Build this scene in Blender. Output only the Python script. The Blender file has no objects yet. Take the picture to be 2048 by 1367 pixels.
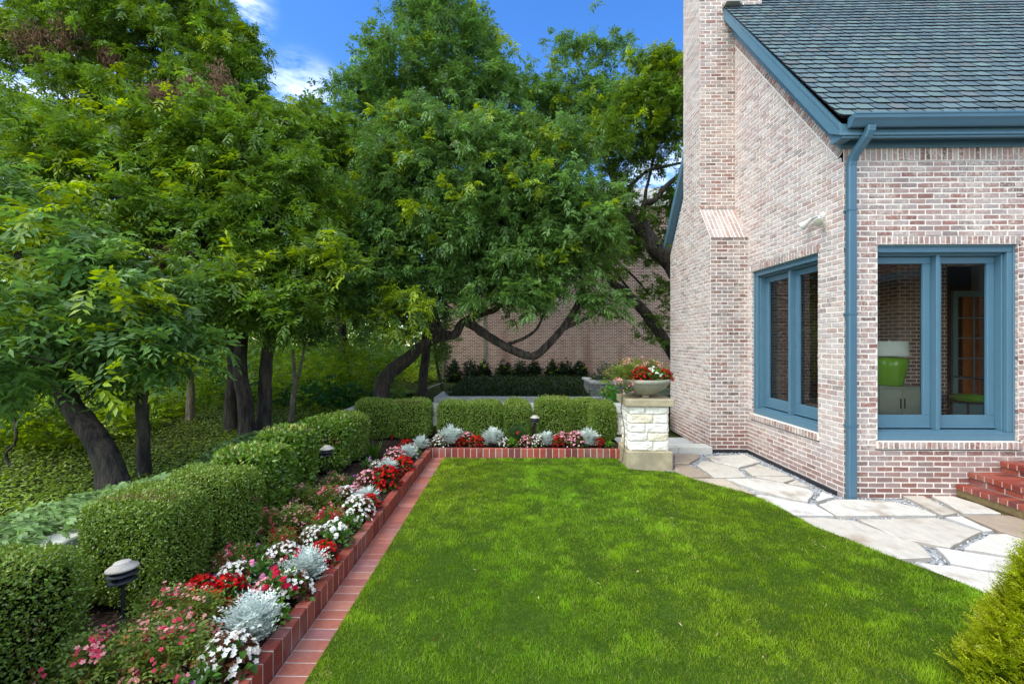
import bpy, math, random
import numpy as np
from mathutils import Vector, Matrix
random.seed(7)
sc = bpy.context.scene
COL = sc.collection
# ------------------------------------------------------------------ camera
FPX, CX, CY, CAMH = 885.0, 1014.0, 683.5, 1.96
YAW = math.atan(17 / FPX)
cam = bpy.data.objects.new("camera", bpy.data.cameras.new("camera")); COL.objects.link(cam)
cam.location = (0, 0, CAMH); cam.rotation_euler = (math.radians(90), 0, YAW)
cam.data.sensor_width = 36; cam.data.lens = 36 * FPX / 2048; cam.data.shift_x = 10 / 2048
cam.data.clip_start = 0.05; cam.data.clip_end = 2000
sc.camera = cam
# ------------------------------------------------------------------ light, sky
SUN_EL, SUN_AZ = math.radians(52), math.radians(236)     # azimuth clockwise from +Y: behind the camera, to the left
w = bpy.data.worlds.new("World"); sc.world = w; w.use_nodes = True
nt = w.node_tree; nt.nodes.clear()
N = nt.nodes.new; Lk = nt.links.new
out = N("ShaderNodeOutputWorld"); bg = N("ShaderNodeBackground"); bg.inputs[1].default_value = 0.15
sky = N("ShaderNodeTexSky"); sky.sky_type = 'NISHITA'; sky.sun_disc = False
sky.sun_elevation = SUN_EL; sky.sun_rotation = SUN_AZ; sky.altitude = 300; sky.air_density = 1.0; sky.dust_density = 0.4; sky.ozone_density = 2.0
hsv = N("ShaderNodeHueSaturation"); hsv.inputs['Saturation'].default_value = 1.32; hsv.inputs['Hue'].default_value = .513; hsv.inputs['Value'].default_value = 1.0
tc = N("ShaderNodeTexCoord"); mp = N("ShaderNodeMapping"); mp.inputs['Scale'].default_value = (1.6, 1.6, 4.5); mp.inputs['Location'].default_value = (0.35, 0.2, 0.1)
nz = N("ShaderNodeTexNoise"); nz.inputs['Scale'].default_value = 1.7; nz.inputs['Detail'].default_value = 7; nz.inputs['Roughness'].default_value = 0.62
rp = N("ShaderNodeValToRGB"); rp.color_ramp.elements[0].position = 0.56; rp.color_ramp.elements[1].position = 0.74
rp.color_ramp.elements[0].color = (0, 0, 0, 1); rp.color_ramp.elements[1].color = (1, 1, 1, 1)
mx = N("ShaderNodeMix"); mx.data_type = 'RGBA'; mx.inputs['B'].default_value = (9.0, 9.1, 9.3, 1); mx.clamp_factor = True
Lk(sky.outputs[0], hsv.inputs['Color']); Lk(hsv.outputs[0], mx.inputs['A'])
Lk(tc.outputs['Generated'], mp.inputs[0]); Lk(mp.outputs[0], nz.inputs['Vector']); Lk(nz.outputs['Fac'], rp.inputs[0])
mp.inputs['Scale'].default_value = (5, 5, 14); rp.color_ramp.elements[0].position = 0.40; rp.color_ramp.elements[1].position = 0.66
acc = None
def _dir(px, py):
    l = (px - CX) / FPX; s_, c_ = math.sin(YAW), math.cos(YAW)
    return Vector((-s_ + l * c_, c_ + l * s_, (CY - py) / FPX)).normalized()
for (px, py, rad, amt) in ((450, 0, .085, .8), (605, 205, .10, .55), (110, 195, .12, .7), (1330, 390, .16, .5), (2600, 200, .5, .8), (-900, 300, .6, .9), (None, Vector((0, -.1, 1)), .95, 1.6), (None, Vector((-.3, -1, .55)), 1.25, 1.8), (None, Vector((-1, -.5, .5)), .9, 1.6)):  # entries without a pixel: unseen cloud added overhead and behind as fill light
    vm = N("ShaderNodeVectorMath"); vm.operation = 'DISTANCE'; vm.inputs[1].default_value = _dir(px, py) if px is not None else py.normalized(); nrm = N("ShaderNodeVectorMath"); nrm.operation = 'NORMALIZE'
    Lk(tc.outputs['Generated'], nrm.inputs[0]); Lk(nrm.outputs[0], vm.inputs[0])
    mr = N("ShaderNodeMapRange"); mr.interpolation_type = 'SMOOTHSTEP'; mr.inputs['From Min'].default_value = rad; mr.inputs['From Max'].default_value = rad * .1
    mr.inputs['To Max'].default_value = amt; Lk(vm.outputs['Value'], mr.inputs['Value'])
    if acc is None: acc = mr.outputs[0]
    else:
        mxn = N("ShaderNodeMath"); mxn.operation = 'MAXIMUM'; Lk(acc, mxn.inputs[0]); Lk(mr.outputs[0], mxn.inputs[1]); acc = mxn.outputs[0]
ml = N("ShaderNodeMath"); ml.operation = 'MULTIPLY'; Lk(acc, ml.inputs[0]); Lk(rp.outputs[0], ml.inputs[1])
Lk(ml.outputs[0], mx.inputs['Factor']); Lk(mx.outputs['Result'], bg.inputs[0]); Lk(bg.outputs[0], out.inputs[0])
sun = bpy.data.objects.new("sun", bpy.data.lights.new("sun", 'SUN')); COL.objects.link(sun)
sun.data.energy = 1.3; sun.data.angle = math.radians(38); sun.data.color = (1.0, 0.95, 0.87)
sd = Vector((math.sin(SUN_AZ) * math.cos(SUN_EL), math.cos(SUN_AZ) * math.cos(SUN_EL), math.sin(SUN_EL)))
sun.rotation_euler = sd.to_track_quat('Z', 'Y').to_euler(); sun.location = (-10, -10, 20)
sc.view_settings.view_transform = 'Standard'; sc.view_settings.look = 'None'
sc.view_settings.exposure = 1.2; sc.view_settings.gamma = 1
sc.view_settings.use_white_balance = True; sc.view_settings.white_balance_temperature = 6600; sc.view_settings.white_balance_tint = 3
sc.render.engine = 'CYCLES'
sc.cycles.max_bounces = 7; sc.cycles.diffuse_bounces = 4; sc.cycles.glossy_bounces = 3; sc.cycles.transmission_bounces = 4; sc.cycles.transparent_max_bounces = 12
sc.cycles.caustics_reflective = False; sc.cycles.caustics_refractive = False
sc.cycles.use_denoising = True
sc.cycles.sample_clamp_indirect = 4

# ------------------------------------------------------------------ image -> place (real distances are given each time)
_s, _c = math.sin(YAW), math.cos(YAW)
def _ray(px, py):
    l = (px - CX) / FPX
    return (-_s + l * _c, _c + l * _s, (CY - py) / FPX)
def at(px, py, zc):
    x, y, z = _ray(px, py); return Vector((x * zc, y * zc, CAMH + z * zc))
def onZ(px, py, z=0.0):
    x, y, w_ = _ray(px, py); t = (z - CAMH) / w_; return Vector((x * t, y * t, z))
def at_x(px, Y, z):
    l = (px - CX) / FPX; r = (-_s + l * _c) / (_c + l * _s); return Vector((r * Y, Y, z))
def srgb(r, g, b):
    f = lambda v: (v / 255 / 12.92) if v / 255 <= .04045 else ((v / 255 + .055) / 1.055) ** 2.4
    return (f(r), f(g), f(b))

# ------------------------------------------------------------------ mesh helpers
ORG = {}
def _place(o, parent, org):
    if parent is not None:
        o.parent = parent; ORG[o.name] = ORG[parent.name]
    else:
        o.location = org; ORG[o.name] = Vector(org)
def thing(name, label, cat, loc=(0, 0, 0), group=None):
    o = bpy.data.objects.new(name, None); COL.objects.link(o); o.empty_display_size = 0.1
    o.location = loc; ORG[o.name] = Vector(loc)
    o['label'] = label; o['category'] = cat
    if group: o['group'] = group
    return o
def tag(o, label, cat, group=None, kind=None):
    o['label'] = label; o['category'] = cat
    if group: o['group'] = group
    if kind: o['kind'] = kind
    return o
def npmesh(name, V, F, mats, parent=None, org=(0, 0, 0), col=None, midx=None, smooth=False):
    """V (n,3); F (m,3) or (m,4) int array; col (n,3) vertex colours."""
    base = ORG[parent.name] if parent is not None else Vector(org)
    V = np.asarray(V, dtype=np.float64) - np.array(base)
    F = np.asarray(F, dtype=np.int32)
    me = bpy.data.meshes.new(name); k = F.shape[1]
    me.vertices.add(len(V)); me.vertices.foreach_set('co', V.astype(np.float32).ravel())
    me.loops.add(F.size); me.loops.foreach_set('vertex_index', F.ravel())
    me.polygons.add(len(F)); me.polygons.foreach_set('loop_start', np.arange(0, F.size, k, dtype=np.int32))
    if midx is not None: me.polygons.foreach_set('material_index', np.asarray(midx, dtype=np.int32))
    if smooth: me.polygons.foreach_set('use_smooth', np.ones(len(F), dtype=bool))
    for m in (mats if isinstance(mats, (list, tuple)) else [mats]): me.materials.append(m)
    me.update(calc_edges=True)
    if col is not None:
        a = me.color_attributes.new('Col', 'FLOAT_COLOR', 'POINT')
        c4 = np.ones((len(V), 4), dtype=np.float32); c4[:, :3] = col
        a.data.foreach_set('color', c4.ravel())
    o = bpy.data.objects.new(name, me); COL.objects.link(o); _place(o, parent, org)
    return o
class MB:
    """collects faces (any size) with a colour and material index; build() makes ONE mesh object"""
    def __init__(s): s.v = []; s.f = []; s.c = []; s.m = []; s.sm = []
    def face(s, pts, col=(1, 1, 1), m=0, sm=False):
        b = len(s.v); s.v += [tuple(p) for p in pts]; s.c += [col] * len(pts)
        s.f.append(list(range(b, b + len(pts)))); s.m.append(m); s.sm.append(sm)
    def grid(s, rows, col=(1, 1, 1), m=0, sm=True, close=False):
        b = len(s.v); n = len(rows[0])
        for r in rows:
            for p in r: s.v.append(tuple(p)); s.c.append(col)
        for i in range(len(rows) - 1):
            for j in range(n if close else n - 1):
                j2 = (j + 1) % n
                s.f.append([b + i * n + j, b + i * n + j2, b + (i + 1) * n + j2, b + (i + 1) * n + j]); s.m.append(m); s.sm.append(sm)
    def box(s, a, b, col=(1, 1, 1), m=0, bev=0.0):
        x0, y0, z0 = [min(a[i], b[i]) for i in range(3)]; x1, y1, z1 = [max(a[i], b[i]) for i in range(3)]
        s.obox(Vector(((x0 + x1) / 2, (y0 + y1) / 2, (z0 + z1) / 2)), Vector((1, 0, 0)), Vector((0, 1, 0)), Vector((0, 0, 1)),
               (x1 - x0) / 2, (y1 - y0) / 2, (z1 - z0) / 2, col, m, bev)
    def obox(s, c, X, Y, Z, hx, hy, hz, col=(1, 1, 1), m=0, bev=0.0):
        bev = min(bev, hx * .45, hy * .45, hz * .45)
        P = lambda x, y, z: c + X * x + Y * y + Z * z
        if bev <= 0:
            v = [P(x, y, z) for z in (-hz, hz) for y in (-hy, hy) for x in (-hx, hx)]
            b = len(s.v); s.v += [tuple(p) for p in v]; s.c += [col] * 8
            for f in ((0, 2, 3, 1), (4, 5, 7, 6), (0, 1, 5, 4), (2, 6, 7, 3), (0, 4, 6, 2), (1, 3, 7, 5)):
                s.f.append([b + i for i in f]); s.m.append(m); s.sm.append(False)
            return
        b = len(s.v); idx = {}
        H = (hx, hy, hz)
        for sx in (-1, 1):
            for sy in (-1, 1):
                for sz in (-1, 1):
                    for ax in range(3):
                        q = [sx * hx, sy * hy, sz * hz]
                        for k in range(3):
                            if k != ax: q[k] -= (sx, sy, sz)[k] * bev
                        idx[(sx, sy, sz, ax)] = len(s.v); s.v.append(tuple(P(*q))); s.c.append(col)
        def add(ids):
            s.f.append(ids); s.m.append(m); s.sm.append(False)
        for ax in range(3):
            o1, o2 = [k for k in range(3) if k != ax]
            for sg in (-1, 1):
                ring = []
                for (p, q) in ((-1, -1), (1, -1), (1, 1), (-1, 1)):
                    t = [0, 0, 0]; t[ax] = sg; t[o1] = p; t[o2] = q; ring.append(idx[(t[0], t[1], t[2], ax)])
                add(ring)
            for (p, q) in ((-1, -1), (1, -1), (1, 1), (-1, 1)):
                t1 = [0, 0, 0]; t2 = [0, 0, 0]; t1[ax] = -1; t2[ax] = 1
                t1[o1] = t2[o1] = p; t1[o2] = t2[o2] = q
                add([idx[(*t1, o1)], idx[(*t1, o2)], idx[(*t2, o2)], idx[(*t2, o1)]])
        for sx in (-1, 1):
            for sy in (-1, 1):
                for sz in (-1, 1): add([idx[(sx, sy, sz, k)] for k in range(3)])
    def tube(s, pts, rad, seg=8, col=(1, 1, 1), m=0, cap=True, jit=0.0, rnd=random):
        pts = [Vector(p) for p in pts]; rows = []
        if not hasattr(rad, '__len__'): rad = [rad] * len(pts)
        ref = Vector((0.3, 0.1, 1)).normalized()
        for i, p in enumerate(pts):
            d = (pts[min(i + 1, len(pts) - 1)] - pts[max(i - 1, 0)]).normalized()
            u = d.cross(ref)
            if u.length < .05: u = d.cross(Vector((1, 0, 0)))
            u.normalize(); v = d.cross(u)
            rows.append([p + (u * math.cos(2 * math.pi * k / seg) + v * math.sin(2 * math.pi * k / seg)) * rad[i] * (1 + jit * rnd.uniform(-1, 1)) for k in range(seg)])
        s.grid(rows, col, m, True, True)
        if cap: s.face(rows[0], col, m); s.face(rows[-1], col, m)
    def lathe(s, c, prof, seg=24, col=(1, 1, 1), m=0, sm=True, axis=None):
        c = Vector(c)
        if axis is None: X, Y, Z = Vector((1, 0, 0)), Vector((0, 1, 0)), Vector((0, 0, 1))
        else:
            Z = Vector(axis).normalized(); X = Z.orthogonal().normalized(); Y = Z.cross(X)
        rows = [[c + X * (r * math.cos(2 * math.pi * k / seg)) + Y * (r * math.sin(2 * math.pi * k / seg)) + Z * z for k in range(seg)] for r, z in prof]
        s.grid(rows, col, m, sm, True)
    def build(s, name, mats, parent=None, org=(0, 0, 0)):
        base = ORG[parent.name] if parent is not None else Vector(org)
        me = bpy.data.meshes.new(name)
        me.from_pydata([(p[0] - base[0], p[1] - base[1], p[2] - base[2]) for p in s.v], [], s.f)
        for m in (mats if isinstance(mats, (list, tuple)) else [mats]): me.materials.append(m)
        me.polygons.foreach_set('material_index', s.m); me.polygons.foreach_set('use_smooth', s.sm)
        a = me.color_attributes.new('Col', 'FLOAT_COLOR', 'POINT')
        c4 = np.ones((len(s.v), 4), dtype=np.float32); c4[:, :3] = np.array([c[:3] for c in s.c])
        a.data.foreach_set('color', c4.ravel()); me.update()
        o = bpy.data.objects.new(name, me); COL.objects.link(o); _place(o, parent, org)
        return o
def structure(o): o['kind'] = 'structure'; return o
def copy_tree(o, parent=None):
    c = o.copy(); COL.objects.link(c); c.parent = parent
    for ch in list(o.children): copy_tree(ch, c)
    return c

# ------------------------------------------------------------------ materials
def mat(name):
    m = bpy.data.materials.new(name); m.use_nodes = True; nt = m.node_tree
    return m, nt, nt.nodes['Principled BSDF']
def mixrgb(nt, fac, A, B, mode='MIX'):
    n = nt.nodes.new('ShaderNodeMix'); n.data_type = 'RGBA'; n.blend_type = mode
    for k, v in (('Factor', fac), ('A', A), ('B', B)):
        if hasattr(v, 'is_linked'): nt.links.new(v, n.inputs[k])
        elif k == 'Factor': n.inputs[k].default_value = v
        else: n.inputs[k].default_value = (*v[:3], 1)
    return n.outputs['Result']
def noise(nt, scale, detail=4, rough=.55, vec=None, stretch=None, dim=None):
    n = nt.nodes.new('ShaderNodeTexNoise'); n.inputs['Scale'].default_value = scale; n.inputs['Detail'].default_value = detail; n.inputs['Roughness'].default_value = rough
    if vec is None:
        t = nt.nodes.new('ShaderNodeNewGeometry').outputs['Position']
    else: t = vec
    if stretch:
        mp = nt.nodes.new('ShaderNodeMapping'); mp.inputs['Scale'].default_value = stretch; nt.links.new(t, mp.inputs[0]); t = mp.outputs[0]
    nt.links.new(t, n.inputs['Vector']); return n.outputs['Fac']
def ramp(nt, x, a, b, ca=(0, 0, 0), cb=(1, 1, 1)):
    r = nt.nodes.new('ShaderNodeValToRGB'); e = r.color_ramp.elements
    e[0].position = a; e[1].position = b; e[0].color = (*ca, 1); e[1].color = (*cb, 1)
    nt.links.new(x, r.inputs[0]); return r.outputs[0]
def attr(nt, name='Col'):
    n = nt.nodes.new('ShaderNodeAttribute'); n.attribute_name = name; return n.outputs['Color']
def bump(nt, bs, h, dist=.01, strength=.6):
    b = nt.nodes.new('ShaderNodeBump'); b.inputs['Distance'].default_value = dist; b.inputs['Strength'].default_value = strength
    nt.links.new(h, b.inputs['Height']); nt.links.new(b.outputs[0], bs.inputs['Normal'])

def leaf_mat(name, gloss=.45, trans=.35, spec=.4, var=.35):
    m, nt, bs = mat(name)
    c = attr(nt); n = noise(nt, 9, 2)
    c2 = mixrgb(nt, ramp(nt, n, .35, .65, (1 - var,) * 3, (1 + var,) * 3), (0, 0, 0), c, 'MIX') if False else c
    nt.links.new(c2, bs.inputs['Base Color']); bs.inputs['Roughness'].default_value = gloss
    bs.inputs['Specular IOR Level'].default_value = spec
    tr = nt.nodes.new('ShaderNodeBsdfTranslucent')
    hs = nt.nodes.new('ShaderNodeHueSaturation'); hs.inputs['Hue'].default_value = .485; hs.inputs['Value'].default_value = 1.5; hs.inputs['Saturation'].default_value = 1.1
    nt.links.new(c, hs.inputs['Color']); nt.links.new(hs.outputs[0], tr.inputs[0])
    ms = nt.nodes.new('ShaderNodeMixShader'); ms.inputs[0].default_value = trans
    nt.links.new(bs.outputs[0], ms.inputs[1]); nt.links.new(tr.outputs[0], ms.inputs[2])
    nt.links.new(ms.outputs[0], nt.nodes['Material Output'].inputs[0]); return m
M = {}
M['leaf'] = leaf_mat('tree_leaf', .45, .36, .45)
M['boxleaf'] = leaf_mat('boxwood_leaf', .35, .25, .5)
M['grassblade'] = leaf_mat('grass_blade', .5, .35, .3)
M['petal'] = leaf_mat('petal', .6, .3, .2)
M['silver'] = leaf_mat('silver_leaf', .8, .15, .1)
M['dead'] = leaf_mat('dead_leaf', .8, .15, .1)

def bark_mat(name, a, b, sc_=1):
    m, nt, bs = mat(name)
    n = noise(nt, 14 * sc_, 6, .65, stretch=(1, 1, .22)); n2 = noise(nt, 2.5, 3)
    c = mixrgb(nt, ramp(nt, n, .38, .66), a, b); c = mixrgb(nt, ramp(nt, n2, .45, .7, cb=(.5,) * 3), c, srgb(74, 78, 58))
    nt.links.new(c, bs.inputs['Base Color']); bs.inputs['Roughness'].default_value = .9
    bump(nt, bs, n, .12, 1.0); return m
M['bark'] = bark_mat('dark_bark', srgb(30, 24, 22), srgb(92, 80, 70))
M['palebark'] = bark_mat('pale_bark', srgb(110, 98, 78), srgb(172, 158, 130))

def brick_mat(name, white=.55, stain=True):
    m, nt, bs = mat(name)
    c = attr(nt)
    geo = nt.nodes.new('ShaderNodeNewGeometry').outputs['Position']
    n1 = noise(nt, 30, 6, .75); n2 = noise(nt, 2.2, 5, .7); n3 = noise(nt, 90, 3, .6)
    # lime wash wearing off: large drifts x fine flakes
    add = nt.nodes.new('ShaderNodeMath'); add.operation = 'MULTIPLY_ADD'; add.inputs[1].default_value = .5
    nt.links.new(n2, add.inputs[0]); 
    sb = nt.nodes.new('ShaderNodeMath'); sb.operation = 'MULTIPLY'; sb.inputs[1].default_value = .75; nt.links.new(n1, sb.inputs[0]); nt.links.new(sb.outputs[0], add.inputs[2])
    fac = ramp(nt, add.outputs[0], .70 - .16 * white, .80 - .12 * white, cb=(.8,) * 3)
    if stain:   # wash is worn off low on the walls
        sx = nt.nodes.new('ShaderNodeSeparateXYZ'); nt.links.new(geo, sx.inputs[0])
        ad = nt.nodes.new('ShaderNodeMath'); ad.operation = 'MULTIPLY_ADD'; ad.inputs[1].default_value = .5
        nt.links.new(n2, ad.inputs[0]); nt.links.new(sx.outputs['Z'], ad.inputs[2])
        low = ramp(nt, ad.outputs[0], .40, .95, (.12, .12, .12), (1, 1, 1))
        ml = nt.nodes.new('ShaderNodeMath'); ml.operation = 'MULTIPLY'; nt.links.new(fac, ml.inputs[0]); nt.links.new(low, ml.inputs[1]); fac = ml.outputs[0]
    cc = mixrgb(nt, fac, c, srgb(218, 203, 192))
    if stain:
        inv_ = nt.nodes.new('ShaderNodeMath'); inv_.operation = 'SUBTRACT'; inv_.inputs[0].default_value = 1.0; nt.links.new(low, inv_.inputs[1])
        m2_ = nt.nodes.new('ShaderNodeMath'); m2_.operation = 'MULTIPLY'; m2_.inputs[1].default_value = .55; nt.links.new(inv_.outputs[0], m2_.inputs[0]); cc = mixrgb(nt, m2_.outputs[0], cc, srgb(124, 78, 64))
    dark = ramp(nt, n3, .60, .70, cb=(.6,) * 3)
    cc = mixrgb(nt, dark, cc, srgb(80, 62, 58))
    nt.links.new(cc, bs.inputs['Base Color']); bs.inputs['Roughness'].default_value = .92; bs.inputs['Specular IOR Level'].default_value = .2
    bump(nt, bs, n1, .006, .9); return m
M['brick'] = brick_mat('whitewashed_brick')
def plain(name, col, rough=.7, nscale=20, var=.12, bmp=.0, spec=.3, metal=0., nscale2=1.5, var2=.1, stretch=None):
    m, nt, bs = mat(name)
    d = tuple(v * (1 - var) for v in col); l = tuple(min(1, v * (1 + var)) for v in col)
    n = noise(nt, nscale, 5, .6, stretch=stretch); c = mixrgb(nt, ramp(nt, n, .35, .65), d, l)
    if var2: c = mixrgb(nt, ramp(nt, noise(nt, nscale2, 3), .4, .65, cb=(.6,) * 3), c, tuple(v * (1 - var2 * 2) for v in col))
    nt.links.new(c, bs.inputs['Base Color']); bs.inputs['Roughness'].default_value = rough; bs.inputs['Specular IOR Level'].default_value = spec; bs.inputs['Metallic'].default_value = metal
    if bmp: bump(nt, bs, n, bmp, .8)
    return m
def colmat(name, rough=.8, nscale=30, var=.15, bmp=.004, spec=.3, stain=None, sscale=2.0, sa=.5, sb=.62, stretch=None):
    m, nt, bs = mat(name); c = attr(nt); n = noise(nt, nscale, 5, .65, stretch=stretch)
    c = mixrgb(nt, 1.0, c, ramp(nt, n, .3, .7, (1 - var,) * 3, (1 + var,) * 3), 'MULTIPLY')
    if stain: c = mixrgb(nt, ramp(nt, noise(nt, sscale, 5, .6), sa, sb, cb=(.8,) * 3), c, stain)
    nt.links.new(c, bs.inputs['Base Color']); bs.inputs['Roughness'].default_value = rough; bs.inputs['Specular IOR Level'].default_value = spec
    if bmp: bump(nt, bs, n, bmp, .8)
    return m
M['mortar'] = plain('mortar', srgb(238, 230, 220), .95, 60, .05, .002, .1, var2=.02)
M['redbrick'] = colmat('red_brick', .6, 40, .16, .003, .4, srgb(150, 112, 104), 3.0, .52, .72)
M['greymortar'] = plain('grey_mortar', srgb(196, 186, 176), .95, 60, .1, .003, .1)
M['paint'] = plain('blue_paint', srgb(86, 122, 142), .45, 6, .05, 0, .45, var2=.03)
M['metalpaint'] = plain('blue_metal', srgb(76, 110, 130), .35, 5, .03, 0, .5, var2=.03)
M['shingle'] = colmat('shingle', .95, 220, .22, .003, .1)
M['stone'] = colmat('limestone', .9, 18, .10, .02, .2, srgb(222, 212, 186), 5.0, .55, .8)
M['cap'] = plain('weathered_cap', srgb(176, 164, 136), .9, 9, .14, .004, .2, nscale2=4, var2=.2)
M['paleconc'] = plain('pale_concrete', srgb(205, 203, 196), .9, 12, .07, .003, .2, var2=.06)
M['conc'] = plain('bowl_concrete', srgb(160, 158, 142), .9, 25, .12, .004, .2, nscale2=5, var2=.15)
M['flag'] = colmat('flagstone', .8, 9, .12, .006, .3, srgb(160, 142, 124), 2.2, .54, .68, stretch=(1.6, .7, 1))
M['gravel'] = colmat('gravel', .8, 60, .15, .0, .3)
M['soil'] = plain('bark_mulch', srgb(52, 42, 36), .95, 35, .5, .02, .1)
M['mulch'] = colmat('mulch_chip', .9, 40, .2, 0, .1)
M['lawn'] = plain('lawn_soil', srgb(60, 84, 24), .95, 30, .3, .01, .05)
M['dark'] = plain('black_metal', srgb(52, 54, 60), .45, 20, .1, 0, .4, metal=.3)
M['lampgrey'] = plain('weathered_aluminium', srgb(184, 178, 168), .6, 25, .08, .0, .3, metal=.0)
M['white'] = plain('white_enamel', srgb(206, 206, 200), .4, 10, .03, 0, .5, var2=.02)
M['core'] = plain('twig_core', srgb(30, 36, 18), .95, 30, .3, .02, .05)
M['room'] = plain('room_plaster', srgb(225, 218, 204), .9, 5, .05)
M['woodfloor'] = plain('wood_floor', srgb(136, 88, 60), .5, 12, .2, stretch=(1, 8, 1))
M['green'] = plain('green_ceramic', srgb(120, 170, 20), .2, 8, .05, 0, .6)
M['greencloth'] = plain('green_cloth', srgb(110, 165, 30), .9, 50, .06, .001)
M['shade'] = plain('lamp_shade_linen', srgb(225, 228, 210), .9, 80, .05, .001)
M['cabinet'] = plain('pale_wood', srgb(170, 172, 150), .5, 10, .08, 0, .4)
M['curtain'] = plain('curtain_amber_glow', srgb(190, 110, 40), .9, 8, .15, 0, .1)
M['trimteal'] = plain('teal_trim', srgb(120, 160, 160), .5, 8, .04)
def glass_mat():
    m, nt, bs = mat('window_glass'); nt.nodes.remove(bs)
    tr = nt.nodes.new('ShaderNodeBsdfTransparent'); tr.inputs[0].default_value = (.93, .96, .95, 1)
    gl = nt.nodes.new('ShaderNodeBsdfGlossy'); gl.inputs['Roughness'].default_value = .0; gl.inputs[0].default_value = (1, 1, 1, 1)
    fr = nt.nodes.new('ShaderNodeFresnel'); fr.inputs[0].default_value = 1.5
    ms = nt.nodes.new('ShaderNodeMixShader'); nt.links.new(fr.outputs[0], ms.inputs[0]); nt.links.new(tr.outputs[0], ms.inputs[1]); nt.links.new(gl.outputs[0], ms.inputs[2])
    nt.links.new(ms.outputs[0], nt.nodes['Material Output'].inputs[0]); return m
M['glass'] = glass_mat()
def farbrick():
    m, nt, bs = mat('far_brick')
    geo = nt.nodes.new('ShaderNodeNewGeometry').outputs['Position']
    sx = nt.nodes.new('ShaderNodeSeparateXYZ'); nt.links.new(geo, sx.inputs[0])
    ad = nt.nodes.new('ShaderNodeMath'); nt.links.new(sx.outputs['X'], ad.inputs[0]); nt.links.new(sx.outputs['Y'], ad.inputs[1])
    cb = nt.nodes.new('ShaderNodeCombineXYZ'); nt.links.new(ad.outputs[0], cb.inputs['X']); nt.links.new(sx.outputs['Z'], cb.inputs['Y'])
    bt = nt.nodes.new('ShaderNodeTexBrick'); nt.links.new(cb.outputs[0], bt.inputs['Vector'])
    bt.inputs['Scale'].default_value = 1; bt.inputs['Brick Width'].default_value = .2; bt.inputs['Row Height'].default_value = .0677
    bt.inputs['Mortar Size'].default_value = .008; bt.inputs['Mortar Smooth'].default_value = .2; bt.inputs['Bias'].default_value = -.1
    bt.inputs['Color1'].default_value = (*srgb(122, 76, 60), 1); bt.inputs['Color2'].default_value = (*srgb(168, 124, 104), 1); bt.inputs['Mortar'].default_value = (*srgb(236, 224, 206), 1)
    n = noise(nt, .9, 5, .65); n2 = noise(nt, .8, 3, .5, stretch=(1.3, 1.3, .12))
    c = mixrgb(nt, ramp(nt, n, .45, .75, cb=(.35,) * 3), bt.outputs['Color'], srgb(196, 180, 168))
    c = mixrgb(nt, ramp(nt, n2, .54, .66, cb=(.6,) * 3), c, srgb(118, 72, 54))
    nt.links.new(c, bs.inputs['Base Color']); bs.inputs['Roughness'].default_value = .95
    inv = nt.nodes.new('ShaderNodeMath'); inv.operation = 'SUBTRACT'; inv.inputs[0].default_value = 1; nt.links.new(bt.outputs['Fac'], inv.inputs[1])
    bump(nt, bs, inv.outputs[0], .01, .6); return m
M['farbrick'] = farbrick()

# ------------------------------------------------------------------ leaves (numpy)
def unit(a): return a / np.maximum(np.linalg.norm(a, axis=-1, keepdims=True), 1e-9)
def leaf_quads(P, D, Nn, L, W, fold=.22, droop=0.0):
    """folded leaf of two triangles: base, left, tip, right"""
    D = unit(D); S = unit(np.cross(D, Nn)); U = np.cross(S, D)
    L = np.broadcast_to(np.asarray(L, float), (len(P),))[:, None]; W = np.broadcast_to(np.asarray(W, float), (len(P),))[:, None]
    tip = P + D * L; tip[:, 2] -= (droop * L[:, 0])
    mid = P + D * L * .45; mid[:, 2] -= droop * .2 * L[:, 0]
    l = mid + S * W * .5 + U * W * fold; r = mid - S * W * .5 + U * W * fold
    return np.stack([P, l, tip, r], axis=1)
def leaf_mesh(name, Q, C, m, parent=None, org=(0, 0, 0), extra=None, mats_extra=None):
    n = len(Q); V = Q.reshape(-1, 3)
    b = np.arange(n, dtype=np.int32)[:, None] * 4
    F = np.concatenate([b + np.array([0, 1, 2]), b + np.array([0, 2, 3])], axis=1).reshape(-1, 3)
    Cc = np.repeat(np.asarray(C, float), 4, axis=0)
    midx = np.zeros(len(F), int); mats = [m]
    if extra is not None:      # extra = (V, F, colour, material)
        V2, F2, c2, m2 = extra
        F = np.concatenate([F, F2 + len(V)]); V = np.concatenate([V, V2]); Cc = np.concatenate([Cc, np.broadcast_to(np.array(c2), (len(V2), 3))])
        midx = np.concatenate([midx, np.ones(len(F2), int)]); mats.append(m2)
    return npmesh(name, V, F, mats, parent, org, Cc, midx)
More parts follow.
